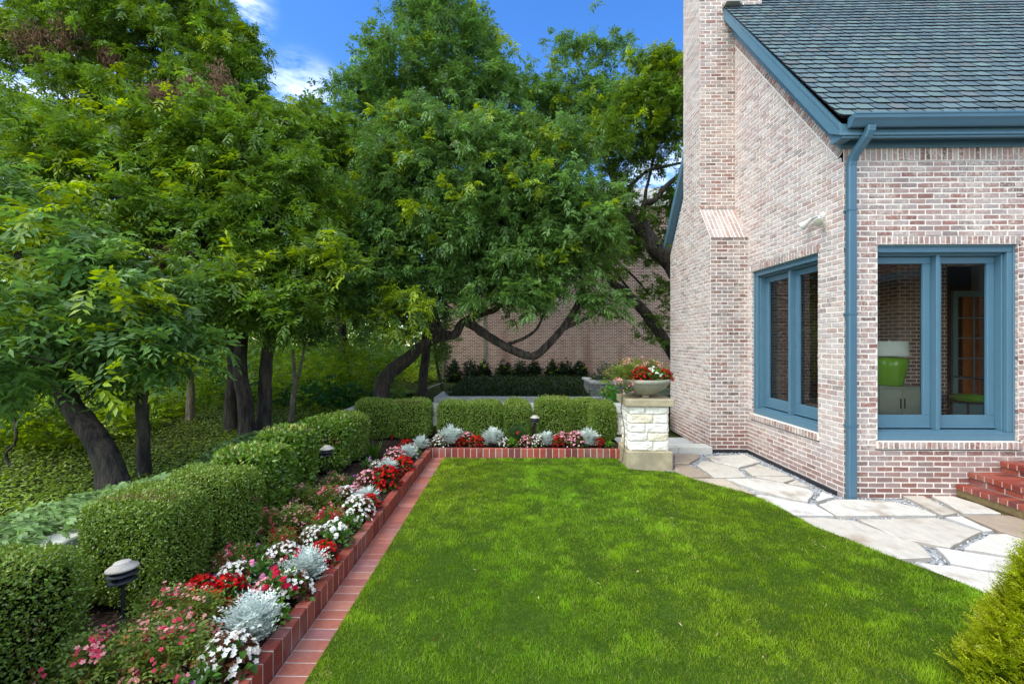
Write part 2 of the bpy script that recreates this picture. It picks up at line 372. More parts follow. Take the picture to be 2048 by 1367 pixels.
def compound(rng, P, A, R, n_pairs, L, W, col, colvar=.25, hang=.35, droop=.35):
    """pinnate leaves: P base, A axis, R rachis length -> leaflet quads and colours"""
    n = len(P); A = unit(A); Z = np.array([0, 0, 1.0])
    S = unit(np.cross(A, Z) + rng.normal(0, .15, (n, 3))); U = np.cross(S, A)
    Qs, Cs = [], []
    R = np.broadcast_to(np.asarray(R, float), (n,))
    lc = col * (1 + rng.normal(0, colvar, (n, 1)))
    for i in range(n_pairs + 1):
        t = .2 + .8 * i / n_pairs
        base = P + A * (R * t)[:, None]; base[:, 2] -= droop * R * t * t
        for sg in ((-1, 1) if i < n_pairs else (0,)):
            D = A * (.55 if sg else 1) + S * sg * .85 + rng.normal(0, .14, (n, 3)); D[:, 2] -= hang * rng.uniform(.3, 1.4, n)
            Nn = U + rng.normal(0, .25, (n, 3))
            sz = L * (.75 + .35 * math.sin(math.pi * (.25 + .7 * t))) * rng.uniform(.8, 1.15, n)
            Qs.append(leaf_quads(base, D, Nn, sz, sz * W / L, .2, .12)); Cs.append(np.clip(lc * rng.uniform(.85, 1.15, (n, 1)), 0, 1))
    return np.concatenate(Qs), np.concatenate(Cs)
def rdir(rng, n): return unit(rng.normal(0, 1, (n, 3)))

def limb(mb, a, b, r0, r1, rng, bend=.12, seg=7, n=7, m=0, via=None):
    a, b = np.array(a, float), np.array(b, float); L = np.linalg.norm(b - a)
    o1 = rng.normal(0, bend * L, 3); o2 = rng.normal(0, bend * .6 * L, 3)
    pts = [];
    for i in range(n):
        t = i / (n - 1); w_ = math.sin(math.pi * t)
        pts.append(Vector(a * (1 - t) + b * t + o1 * w_ * (1 - t) + o2 * w_ * t))
    mb.tube(pts, [r0 * (1 - i / (n - 1)) + r1 * i / (n - 1) for i in range(n)], seg, jit=.06, m=m)
    return pts
GREEN = np.array(srgb(102, 136, 50)); DARKG = np.array(srgb(40, 84, 40)); BLUEG = np.array(srgb(90, 126, 62)); YOUNG = np.array(srgb(158, 184, 46)); OLIVE = np.array(srgb(88, 110, 34))

def tree(name, label, cat, group, seed, trunks, lobes, leafL=.09, leafW=.032, rach=.24, pairs=4, dens=1.0, hue=GREEN, young=.10,
         barkm='bark', fork=None, dead=(), clump=.38, twigs=6, extra_limbs=(), hang=.35, parts_label=None):
    """trunks: list of [points], [radii]; lobes: (px, py, rx_px, ry_px, zc[, young[, density]])"""
    rng = np.random.default_rng(seed); rnd = random.Random(seed)
    base = Vector(trunks[0][0][0])
    root = thing(name, label, cat, base, group)
    for pts, rad in trunks:
        tb = MB(); P = [Vector(p) for p in pts]
        # refine the polyline for a knobbly surface
        Q, Rr = [], []
        for i in range(len(P) - 1):
            p0, p1, p2, p3 = P[max(i - 1, 0)], P[i], P[i + 1], P[min(i + 2, len(P) - 1)]
            for k in range(5):
                t = k / 5
                Q.append(.5 * ((2 * p1) + (-p0 + p2) * t + (2 * p0 - 5 * p1 + 4 * p2 - p3) * t * t + (-p0 + 3 * p1 - 3 * p2 + p3) * t ** 3)); Rr.append((rad[i] * (1 - t) + rad[i + 1] * t) * rnd.uniform(.95, 1.06))
        Q.append(P[-1]); Rr.append(rad[-1])
        for q_, k_ in enumerate((1.45, 1.22, 1.08)): Rr[q_] *= k_
        tb.tube(Q, Rr, 12, jit=.07, rnd=rnd); tb.build('trunk', M[barkm], root)
    tops = [np.array(t[0][-1]) for t in trunks]; toprs = [t[1][-1] for t in trunks]
    lb = MB(); TP, TD, TY = [], [], []
    for lo in lobes:
        px, py, rx, ry, zc = lo[:5]; yg = lo[5] if len(lo) > 5 else young; dn = lo[6] if len(lo) > 6 else 1
        c = np.array(at(px, py, zc)); a = rx * zc / FPX; b = ry * zc / FPX; rad = np.array([a, (a + b) * .5, b])
        k = int(np.argmin([np.linalg.norm(c - t) for t in tops])); r0 = min(toprs[k] * .8, .05 + .012 * np.linalg.norm(c - tops[k]))
        limb(lb, tops[k], c, r0, .022, rng, .08)
        ncl = max(6, int(math.pi * a * b * 10.5 * dens * dn))
        v = rdir(rng, ncl); v[:, 2] = np.where(v[:, 2] < -.55, -v[:, 2], v[:, 2])
        r = rng.uniform(.15, 1.0, ncl) ** .5 * 1.08 * (1 + .18 * np.sin(v[:, 0] * 7 + seed) * np.cos(v[:, 2] * 6 + px))
        cc = c + v * rad * r[:, None]
        for i in range(0, ncl, 2):
            if rng.random() < .6: limb(lb, c + (cc[i] - c) * .15, cc[i], .016, .005, rng, .1, 4, 4)
        nt_ = twigs
        tp = np.repeat(cc, nt_, axis=0) + rng.normal(0, clump * .55, (ncl * nt_, 3)) * np.array([1, 1, .7])
        td = unit(np.repeat(v, nt_, axis=0) * .7 + rng.normal(0, .55, (ncl * nt_, 3)) + np.array([0, 0, .1]))
        cy = (rng.random(ncl) < yg) & (r > .6)
        ty = np.repeat(cy, nt_) & (rng.random(ncl * nt_) < .75)
        ty |= rng.random(ncl * nt_) < yg * .25
        TP.append(tp); TD.append(td); TY.append(ty)
    TP, TD, TY = map(np.concatenate, (TP, TD, TY)); n = len(TP); K = 5
    tw = 1 + rng.normal(0, .16, (n, 1))
    tcol = (hue * (1 - rng.random((n, 1)) * .35) + OLIVE * rng.random((n, 1)) * .3) * np.clip(tw, .55, 1.5)
    tcol = np.where(TY[:, None], YOUNG * rng.uniform(.6, 1.0, (n, 1)), tcol)
    P = np.repeat(TP, K, axis=0); D = np.repeat(TD, K, axis=0); C = np.repeat(tcol, K, axis=0)
    A = unit(D * .55 + rng.normal(0, .6, (n * K, 3)) + np.array([0, 0, .05]))
    Q, Cq = compound(rng, P - D * rng.uniform(0, .15, (n * K, 1)), A, rach * rng.uniform(.7, 1.15, n * K), pairs, leafL, leafW, C, .1, hang)
    lb.build('branches', M[barkm], root)['kind'] = 'stuff'
    leaf_mesh('crown', Q, Cq, M['leaf'], root)
    for (px, py, r_px, zc) in dead:
        c = np.array(at(px, py, zc)); rr = r_px * zc / FPX; nd = 1000
        sub = c + rdir(rng, 14) * np.array([rr, rr * .6, rr * .75]) * rng.random((14, 1)) ** .4; Pd = sub[rng.integers(0, 14, nd)] + rng.normal(0, rr * .2, (nd, 3)) * np.array([1, 1, 1.1])
        Dd = rng.normal(0, .5, (nd, 3)) + np.array([0, 0, -.8])
        Qd = leaf_quads(Pd, Dd, rdir(rng, nd), rng.uniform(.05, .09, nd), .025, .4, .2)
        Cd = np.array(srgb(126, 100, 80)) * rng.uniform(.4, 1.4, (nd, 1))
        leaf_mesh('dead_leaf_clump', Qd, Cd, M['dead'], root)
    return root

# ================================================================== SETTING: ground
def terrain(name, x0, x1, y0, y1, zf, step, m, label=None):
    xs = np.arange(x0, x1 + step * .5, step); ys = np.arange(y0, y1 + step * .5, step)
    X, Y = np.meshgrid(xs, ys); Z = zf(X, Y); V = np.stack([X, Y, Z], -1).reshape(-1, 3)
    nx, ny = len(xs), len(ys); i = np.arange(nx - 1)[None, :] + np.arange(ny - 1)[:, None] * nx; i = i.ravel()
    F = np.stack([i, i + 1, i + nx + 1, i + nx], -1)
    return structure(npmesh(name, V, F, m, smooth=True))
M['forestfloor'] = plain('forest_floor', srgb(58, 66, 30), .95, 6, .35, .03, .05, nscale2=.8, var2=.25)
M['backlawn'] = plain('distant_lawn', srgb(96, 130, 40), .95, 12, .2, .02, .05)
terrain('ground', -150, 150, -20, 230, lambda X, Y: -0.08 + 0 * X, 10, M['forestfloor'])
hz = lambda X, Y: .30 + .10 * np.sin(X * .9 + 1) * np.cos(Y * .7) + .05 * np.sin(X * 2.3 + Y * 1.7) + np.clip((-X - 4) * .05, -.05, .5)
terrain('hillside', -40.2, -3.4, 0, 60, hz, .4, M['forestfloor'])
terrain('upper_ground', -3.4, 3.3, 9.9, 60.1, lambda X, Y: .27 + 0 * X + .02 * np.sin(X * 3) * np.cos(Y * 2), .5, M['forestfloor'])
terrain('side_ground', 3.3, 30.3, 12.4, 60.4, lambda X, Y: .27 + 0 * X, 1.0, M['forestfloor'])
WX, WY = 4.16, 5.695
# lawn outline (feet of the grass), bed edging line X=-1.41, paving strip to X=-1.21
lawn_px = [(1232, 918.5), (1256, 940), (1300, 944), (1350, 946), (1378, 958), (1430, 972), (1500, 990), (1560, 1018), (1600, 1040), (1625, 1055), (1690, 1079), (1750, 1105), (1830, 1134), (1900, 1160), (1980, 1195), (2048, 1228)]
lawn_poly = [Vector((-1.20, 1.2, 0)), Vector((-1.20, 7.36, 0))] + [onZ(*p) for p in lawn_px] + [Vector((3.2, 3.0, 0)), Vector((3.9, 2.4, 0)), Vector((4.6, 1.2, 0))]
mb = MB(); mb.face([(p.x, p.y, 0.022) for p in lawn_poly]); structure(mb.build('lawn', M['lawn']))
# paved yard: gravel bed
mb = MB(); mb.face([(-1.5, .5, -.03), (12, .5, -.03), (12, 9.3, -.03), (-1.5, 9.3, -.03)]); structure(mb.build('gravel_bed', plain('gravel_base', srgb(176, 178, 180), .9, 120, .35, .01, .2)))
# planting bed soil (mounded, L-shaped)
def soilz(X, Y):
    d = np.minimum(np.where(Y < 7.4, -1.5 - X, 99), 99); d2 = Y - 7.45
    return .13 + .04 * np.sin(X * 5) * np.cos(Y * 4) * .4
xs = np.arange(-3.0, 1.81, .15); 
terrain('bed_soil', -3.12, -1.45, .3, 7.5, soilz, .155, M['soil'])
terrain('bed_soil', -3.1, 1.8, 7.45, 9.66, soilz, .16, M['soil'])

# ------------------------------------------------------------------ bricks
PAL = [(srgb(174, 146, 138), 3), (srgb(160, 126, 116), 2.8), (srgb(178, 156, 150), 3), (srgb(172, 160, 156), 4), (srgb(150, 136, 132), 2), (srgb(142, 104, 96), 1.3), (srgb(120, 98, 94), .8), (srgb(162, 120, 108), 1.0), (srgb(188, 174, 168), 3)]
PAL = [(tuple((.92 * a + .08 * b) * k for a, b, k in zip(c, srgb(176, 162, 160), (.95, .92, .94))), w_) for c, w_ in PAL]
REDP = [(srgb(140, 62, 48), 3), (srgb(124, 54, 46), 2), (srgb(150, 76, 60), 2), (srgb(112, 58, 52), 1)]
def pick(rnd, pal): return rnd.choices([p[0] for p in pal], [p[1] for p in pal])[0]
def one_brick(mb, O, U, V, Nn, u0, u1, v0, v1, col, rnd, proud=0.0035, depth=.012, j=.003, bev=.003):
    du = rnd.uniform(-.002, .003)
    p = proud + du
    q = [(u0, v0), (u1, v0), (u1, v1), (u0, v1)]; qi = [(u0 + bev, v0 + bev), (u1 - bev, v0 + bev), (u1 - bev, v1 - bev), (u0 + bev, v1 - bev)]
    J = lambda: rnd.uniform(-j, j)
    b = len(mb.v)
    for a, c in q: mb.v.append(tuple(O + U * (a + J()) + V * (c + J()) - Nn * depth))
    for a, c in qi: mb.v.append(tuple(O + U * (a + J()) + V * (c + J()) + Nn * (p + J() * .8)))
    mb.c += [col] * 8
    for f in ((4, 5, 6, 7), (0, 1, 5, 4), (1, 2, 6, 5), (2, 3, 7, 6), (3, 0, 4, 7)):
        mb.f.append([b + i for i in f]); mb.m.append(0); mb.sm.append(False)
def brick_rows(mb, O, U, V, Nn, v0, v1, iv, rnd, c=.0677, L=.2032, jt=.0145, pal=PAL, phase=0.0, mort=True, md=.0015):
    """running bond; iv(v) -> [(u0,u1)] ; the mortar is a sheet set md behind the brick faces (material 1)"""
    k = 0; v = v0
    while v < v1 - .01:
        h = min(c, v1 - v)
        for (a, b) in iv(v + h * .5):
            if b - a < .01: continue
            if mort: mb.face([O + U * a + V * v - Nn * md, O + U * b + V * v - Nn * md, O + U * b + V * (v + h) - Nn * md, O + U * a + V * (v + h) - Nn * md], (1, 1, 1), 1)
            if h < .03: continue
            off = (k % 2) * L * .5 + phase; i = math.floor((a - off) / L)
            while off + i * L < b:
                x0 = max(a + .001, off + i * L + jt * .5); x1 = min(b - .001, off + (i + 1) * L - jt * .5)
                if x1 - x0 > .025:
                    one_brick(mb, O, U, V, Nn, x0, x1, v + jt * .5, v + h - jt * .5, pick(rnd, pal), rnd)
                i += 1
        v += c; k += 1
def rowlocks(mb, O, U, V, Nn, u0, u1, v0, v1, rnd, L=.0677, jt=.0145, pal=PAL, proud=.004, md=.0015, mort=True):
    n = max(1, round((u1 - u0) / L)); L = (u1 - u0) / n
    if mort: mb.face([O + U * u0 + V * v0 - Nn * md, O + U * u1 + V * v0 - Nn * md, O + U * u1 + V * v1 - Nn * md, O + U * u0 + V * v1 - Nn * md], (1, 1, 1), 1)
    for i in range(n):
        one_brick(mb, O, U, V, Nn, u0 + i * L + jt * .5, u0 + (i + 1) * L - jt * .5, v0 + jt * .4, v1 - jt * .4, pick(rnd, pal), rnd, proud)
def cut(iv, a, b):
    o = []
    for (x, y) in iv:
        if b <= x or a >= y: o.append((x, y)); continue
        if x < a: o.append((x, a))
        if y > b: o.append((b, y))
    return o
rnd = random.Random(11)
X_, Y_, Z_ = Vector((1, 0, 0)), Vector((0, 1, 0)), Vector((0, 0, 1))
house = thing('brick_house', 'whitewashed brick house with blue trim, steep shingle roof and tall brick chimney', 'house', (WX, WY, 0))
BM = [M['brick'], M['mortar']]
WZ0, WZ1 = .71, 3.195
FU0, FU1, SU0, SU1 = 4.585, 6.333, 6.168, 7.876
EZ = 4.40; BZ = -.02
# front wall
def ivf(z):
    iv = [(WX, 9.4)]
    if .47 < z < 3.0: iv = cut(iv, 6.98, 9.3)
    if WZ0 < z < WZ1: iv = cut(iv, FU0, FU1)
    if WZ0 - .105 < z <= WZ0 or WZ1 <= z < WZ1 + .105: iv = cut(iv, FU0 - .02, FU1 + .03)
    return iv
mb = MB(); O = Vector((0, WY, 0)); Nf = Vector((0, -1, 0))
brick_rows(mb, O, X_, Z_, Nf, BZ, 4.25, ivf, rnd)
rowlocks(mb, O, X_, Z_, Nf, WX, 9.4, 4.25, EZ + .02, rnd)
rowlocks(mb, O, X_, Z_, Nf, FU0 - .02, FU1 + .03, WZ1, WZ1 + .105, rnd)
rowlocks(mb, O - Y_ * .03, X_, Z_, Nf, FU0 - .02, FU1 + .03, WZ0 - .1, WZ0 - .002, rnd, md=.003)
mb.box((FU0 - .018, WY - .028, WZ0 - .098), (FU1 + .028, WY + .05, WZ0 - .004), (1, 1, 1), 1)
# reveals
brick_rows(mb, Vector((FU1, WY, 0)), Y_, Z_, Vector((-1, 0, 0)), WZ0, WZ1, lambda z: [(0, .09)], rnd, phase=.0)
brick_rows(mb, Vector((FU0, WY, 0)), Y_, Z_, Vector((1, 0, 0)), WZ0, WZ1, lambda z: [(0, .09)], rnd)
mb.face([(FU0, WY - .002, WZ1), (FU1, WY - .002, WZ1), (FU1, WY + .09, WZ1), (FU0, WY + .09, WZ1)], (1, 1, 1), 1)
mb.build('front_wall', BM, house)
# gable wall
RY, RZ = 8.82, 8.74
gz = lambda y: EZ + 1.21 * (y - WY) if y < RY else EZ + 1.33 * (11.75 - y)
def ivs(z):
    y0 = WY; y1 = 11.75
    if z > EZ - .17:
        y0 = WY + (z - (EZ - .17)) / 1.21; y1 = 11.75 - (z - EZ + .02) / 1.33
    iv = [(y0, y1)] if y1 > y0 else []
    if WZ0 < z < WZ1: iv = cut(iv, SU0, SU1)
    if WZ0 - .105 < z <= WZ0 or WZ1 <= z < WZ1 + .105: iv = cut(iv, SU0 - .03, SU1 + .03)
    return cut(iv, 8.06 if z < 3.84 else 8.5, 10.03 if z < 3.9 else 9.26) if z < 7.4 else iv
PAL_LIT = [(tuple(v * .95 + .16 for v in c), w_) for c, w_ in PAL]  # lightened bricks: the brighter sunlit side is put into their colour
mb = MB(); O = Vector((WX, 0, 0)); Ns = Vector((-1, 0, 0))
brick_rows(mb, O, Y_, Z_, Ns, BZ, 8.3, ivs, rnd, phase=WY, pal=PAL_LIT)
rowlocks(mb, O, Y_, Z_, Ns, SU0 - .03, SU1 + .03, WZ1, WZ1 + .105, rnd)
rowlocks(mb, O - X_ * .03, Y_, Z_, Ns, SU0 - .03, SU1 + .03, WZ0 - .1, WZ0 - .002, rnd, md=.003)
mb.box((WX - .028, SU0 - .028, WZ0 - .098), (WX + .05, SU1 + .028, WZ0 - .004), (1, 1, 1), 1)
th = math.atan(1.21); Us = Vector((0, math.cos(th), math.sin(th))); Vs = Vector((0, -math.sin(th), math.cos(th)))
rowlocks(mb, Vector((WX, WY, EZ)), Us, Vs, Ns, .0, 4.6, -.112, .03, rnd, proud=.008, md=.002)
_o = Vector((WX - .009, WY, EZ)); mb.face([_o + Us * a + Vs * b for a, b in ((.0, -.128), (4.5, -.128), (4.5, -.112), (.0, -.112))], (1, 1, 1), 1)
brick_rows(mb, Vector((WX, SU1, 0)), X_, Z_, Vector((0, -1, 0)), WZ0, WZ1, lambda z: [(0, .09)], rnd)
brick_rows(mb, Vector((WX, SU0, 0)), X_, Z_, Vector((0, 1, 0)), WZ0, WZ1, lambda z: [(0, .09)], rnd)
mb.face([(WX - .002, SU0, WZ1), (WX - .002, SU1, WZ1), (WX + .09, SU1, WZ1), (WX + .09, SU0, WZ1)], (1, 1, 1), 1)
mb.build('gable_wall', BM, house)
# chimney
CXL = 3.502; c0, c1, c2, c3 = 8.017, 8.469, 9.30, 10.07
mb = MB()
def ivc(z):
    a = c0 if z < 3.86 else min(c1, c0 + (z - 3.86) / .62 * (c1 - c0)); b = c3 if z < 3.92 else max(c2, c3 - (z - 3.92) / 1.01 * (c3 - c2))
    return [(a, b)]
brick_rows(mb, Vector((CXL, 0, 0)), Y_, Z_, Ns, BZ, 11.2, ivc, rnd, phase=c0, pal=PAL_LIT)
brick_rows(mb, Vector((0, c0, 0)), X_, Z_, Nf, BZ, 3.86, lambda z: [(CXL, WX)], rnd, phase=CXL, pal=[(tuple(v * .88 for v in c), w_) for c, w_ in PAL])  # darker palette: shade of the chimney front put into the brick colour
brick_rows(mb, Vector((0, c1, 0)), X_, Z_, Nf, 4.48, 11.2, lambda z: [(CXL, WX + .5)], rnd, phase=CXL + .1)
su = Vector((0, c1 - c0, .62)); sl = su.length; su.normalize(); sn = Vector((0, -.62, c1 - c0)).normalized()
for k in range(4):
    rowlocks(mb, Vector((0, c0 - .015, 3.845)), X_, su, sn, CXL - .012, WX, k * sl / 4 + (.0 if k else -.02), (k + 1) * sl / 4, rnd, md=.002, L=.075, pal=[(srgb(186, 170, 164), 3), (srgb(170, 152, 146), 2), (srgb(178, 150, 140), 1)])
mb.face([(CXL, c3, 3.92), (WX, c3, 3.92), (WX, c2, 4.93), (CXL, c2, 4.93)], (1, 1, 1), 1)
mb.face([(CXL, c3, BZ), (WX, c3, BZ), (WX, c3, 3.92), (CXL, c3, 3.92)], (1, 1, 1), 1)
mb.face([(CXL, c2, 4.93), (WX + .5, c2, 4.93), (WX + .5, c2, 11.2), (CXL, c2, 11.2)], (1, 1, 1), 1)
mb.face([(WX + .5, c1, 4.93), (WX + .5, c2, 4.93), (WX + .5, c2, 11.2), (WX + .5, c1, 11.2)], (1, 1, 1), 1)
ch = mb.build('chimney', BM, house)
mb = MB()
mb.obox(Vector((WX - .12, 8.36, 8.27)), X_, Y_, Z_, .13, .10, .012, bev=.004); mb.obox(Vector((WX + .03, 8.40, 8.33)), X_, Y_, Z_, .05, .06, .05, bev=.01)
mb.tube([(WX + .06, 8.40, 8.34), (WX + .09, 8.32, 8.50)], .02, 8)
mb.build('flashing', M['lampgrey'], ch)
# base flashing strip along the foot of the wall
mb = MB(); mb.box((WX - .03, WY + .1, -.02), (WX - .008, c0 - .01, .035)); mb.box((CXL + .02, c0 - .03, -.02), (WX - .03, c0 - .008, .035))
mb.build('base_flashing', M['dark'], house)
# roof: deck + shingle tabs
roofroot = None
mb = MB(); RX0, RX1 = 3.925, 12.0
ey, ez = 5.44, 4.70; by_, bz_ = 11.86, 4.60
for (ya, za, yb, zb) in ((ey, ez, RY, RZ), (by_, bz_, RY, RZ)):
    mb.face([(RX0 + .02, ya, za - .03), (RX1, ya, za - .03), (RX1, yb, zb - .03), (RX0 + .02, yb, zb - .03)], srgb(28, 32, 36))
d = Vector((0, RY - ey, RZ - ez)); Lr = d.length; d.normalize(); n_ = Vector((0, -d.z, d.y))
SP = [(srgb(98, 112, 116), 3), (srgb(90, 104, 110), 3), (srgb(78, 92, 102), 3), (srgb(102, 100, 102), 2), (srgb(104, 120, 118), 2), (srgb(90, 98, 102), 2), (srgb(74, 86, 94), 1)]
SP = [(tuple(.6 * a + .4 * b for a, b in zip(c, srgb(94, 108, 112))), w_) for c, w_ in SP]
ex = .168; tw_ = .213; row = 0; s = -.02
while s < Lr:
    off = (row % 2) * tw_ * .5 + ((row * 7) % 5) * .013; x = RX0 - off
    while x < 10.6:
        x0 = max(x, RX0) ; x1 = x + tw_ - .016
        if x1 > x0 + .02:
            c_ = pick(rnd, SP); k_ = rnd.uniform(.97, 1.15); c_ = (c_[0] * k_ * .96, c_[1] * k_ * 1.03, c_[2] * k_ * 1.05)
            P = lambda u, t, h: Vector((u, ey, ez)) + d * (s + t) + n_ * h
            h0 = .020 + rnd.uniform(-.002, .003); cr = .035
            poly = [(x0 + (cr if x0 == x else 0), 0), (x1 - .012, 0), (x1, .012), (x1, ex + .03), (x0, ex + .03), (x0, cr if x0 == x else .001)]
            ht = lambda t: h0 * (1 - t / (ex + .03)) + .002
            top = [P(u, t, ht(t)) for u, t in poly]; mb.face(top, c_)
            bot = [P(u, t, -.004) for u, t in poly]
            for i in range(len(poly)):
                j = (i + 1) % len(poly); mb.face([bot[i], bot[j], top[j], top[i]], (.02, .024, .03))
        x += tw_
    s += ex; row += 1
roof = mb.build('roof', M['shingle'], house)
# rake boards, soffits, frieze, fascia
mb = MB()
def slab_yz(mb, x0, x1, pts):
    mb.face([(x0, y, z) for y, z in pts]); mb.face([(x1, y, z) for y, z in pts])
    for i in range(len(pts)):
        (a, b), (c, e) = pts[i], pts[(i + 1) % len(pts)]; mb.face([(x0, a, b), (x1, a, b), (x1, c, e), (x0, c, e)])
rk = lambda y: 4.672 + 1.235 * (y - 5.49) - .03
rkb = lambda y: RZ - .04 + (y - RY) * (bz_ - RZ) / (by_ - RY)
slab_yz(mb, 3.945, 3.975, [(5.46, rk(5.46)), (RY, rk(RY)), (RY, rk(RY) - .25), (5.64, rk(5.64) - .25), (5.46, rk(5.46) - .13)])
slab_yz(mb, 3.935, 3.945, [(5.455, rk(5.455) + .012), (RY, rk(RY) + .012), (RY, rk(RY) - .05), (5.455, rk(5.455) - .05)])
slab_yz(mb, 3.945, 3.975, [(RY, rkb(RY)), (11.86, rkb(11.86)), (11.86, rkb(11.86) - .14), (11.68, rkb(11.68) - .25), (RY, rkb(RY) - .25)])
# soffit under the rakes
mb.face([(3.975, 5.64, rk(5.64) - .235), (WX, 5.64, rk(5.64) - .235), (WX, RY, rk(RY) - .235), (3.975, RY, rk(RY) - .235)])
mb.face([(3.975, 11.7, rkb(11.7) - .235), (WX, 11.7, rkb(11.7) - .235), (WX, RY, rkb(RY) - .235), (3.975, RY, rkb(RY) - .235)])
fz = lambda y: EZ + 1.21 * (y - WY) + .012
slab_yz(mb, WX - .045, WX - .012, [(WY - .02, fz(WY - .02)), (RY, fz(RY)), (RY, fz(RY) + .5), (WY - .02, fz(WY) + .28)])
fzb = lambda y: EZ + 1.33 * (11.75 - y)
slab_yz(mb, WX - .045, WX - .012, [(11.76, fzb(11.76)), (RY, fzb(RY)), (RY, fzb(RY) + .45), (11.76, fzb(11.76) + .3)])
mb.build('rake_board', M['paint'], house)
mb = MB()
mb.box((WX - .03, WY - .03, EZ + .005), (9.4, WY - .012, 4.53), bev=.003)
mb.box((WX - .02, WY - .055, 4.502), (9.4, WY - .03, 4.53), bev=.006)
mb.box((3.98, 5.50, 4.535), (9.4, WY - .012, 4.56))                      # soffit
mb.box((3.98, 5.475, 4.445), (9.4, 5.50, 4.62), bev=.004)                # fascia
mb.box((3.978, 5.502, 4.44), (WX - .045, WY - .03, 4.532), bev=.004)     # boxed return
mb.box((3.98, 5.452, 4.47), (9.4, 5.475, 4.50), bev=.01)
mb.build('fascia', M['paint'], house)
# gutter (ogee) and downspout
prof = [(5.45, 4.672), (5.452, 4.56), (5.43, 4.545), (5.40, 4.545), (5.385, 4.56), (5.36, 4.60), (5.335, 4.625), (5.33, 4.655), (5.322, 4.668), (5.322, 4.682), (5.336, 4.682), (5.342, 4.66), (5.348, 4.63), (5.37, 4.605), (5.395, 4.57), (5.42, 4.56), (5.44, 4.57), (5.442, 4.672)]
mb = MB(); mb.grid([[(x, y, z) for y, z in prof] for x in (4.03, 9.4)], m=0, sm=False, close=True)
mb.face([(4.03, y, z) for y, z in prof[:10]] ); 
mb.build('gutter', M['metalpaint'], house)
mb = MB()
def rect_tube(mb, pts, w_, h_):
    rows = []
    for i, p in enumerate(pts):
        p = Vector(p); a = Vector(pts[max(i - 1, 0)]); b = Vector(pts[min(i + 1, len(pts) - 1)]); dd = (b - a).normalized()
        R_ = X_ - dd * X_.dot(dd); R_.normalize(); S_ = dd.cross(R_)
        b_ = .012
        rows.append([p + R_ * u + S_ * v for u, v in ((-w_ + b_, -h_), (w_ - b_, -h_), (w_, -h_ + b_), (w_, h_ - b_), (w_ - b_, h_), (-w_ + b_, h_), (-w_, h_ - b_), (-w_, -h_ + b_))])
    mb.grid(rows, sm=False, close=True)
top = [(4.26, 5.39, 4.56), (4.26, 5.40, 4.50), (4.25, 5.43, 4.44), (4.235, 5.48, 4.385), (4.22, 5.53, 4.33), (4.21, 5.575, 4.28), (4.205, 5.61, 4.22), (4.205, 5.625, 4.15)]
pts = []
for i in range(len(top) - 1):
    for k in range(4): pts.append(Vector(top[i]).lerp(Vector(top[i + 1]), k / 4) + Vector((0, .0015 * (k % 2), 0)))
pts += [(4.205, 5.625, 4.15), (4.205, 5.625, 3.25)]
rect_tube(mb, pts, .05, .038); 
rect_tube(mb, [(4.205, 5.625, 3.252), (4.205, 5.625, .52)], .051, .039); rect_tube(mb, [(4.205, 5.625, .53), (4.205, 5.625, .2)], .0525, .041)
rect_tube(mb, [(4.205, 5.625, .21), (4.205, 5.622, .0), (4.205, 5.60, -.03)], .051, .04)
for z in (3.6, 2.3, .9): mb.box((4.150, 5.583, z), (4.260, WY - .005, z + .022))
mb.build('downspout', M['metalpaint'], house)
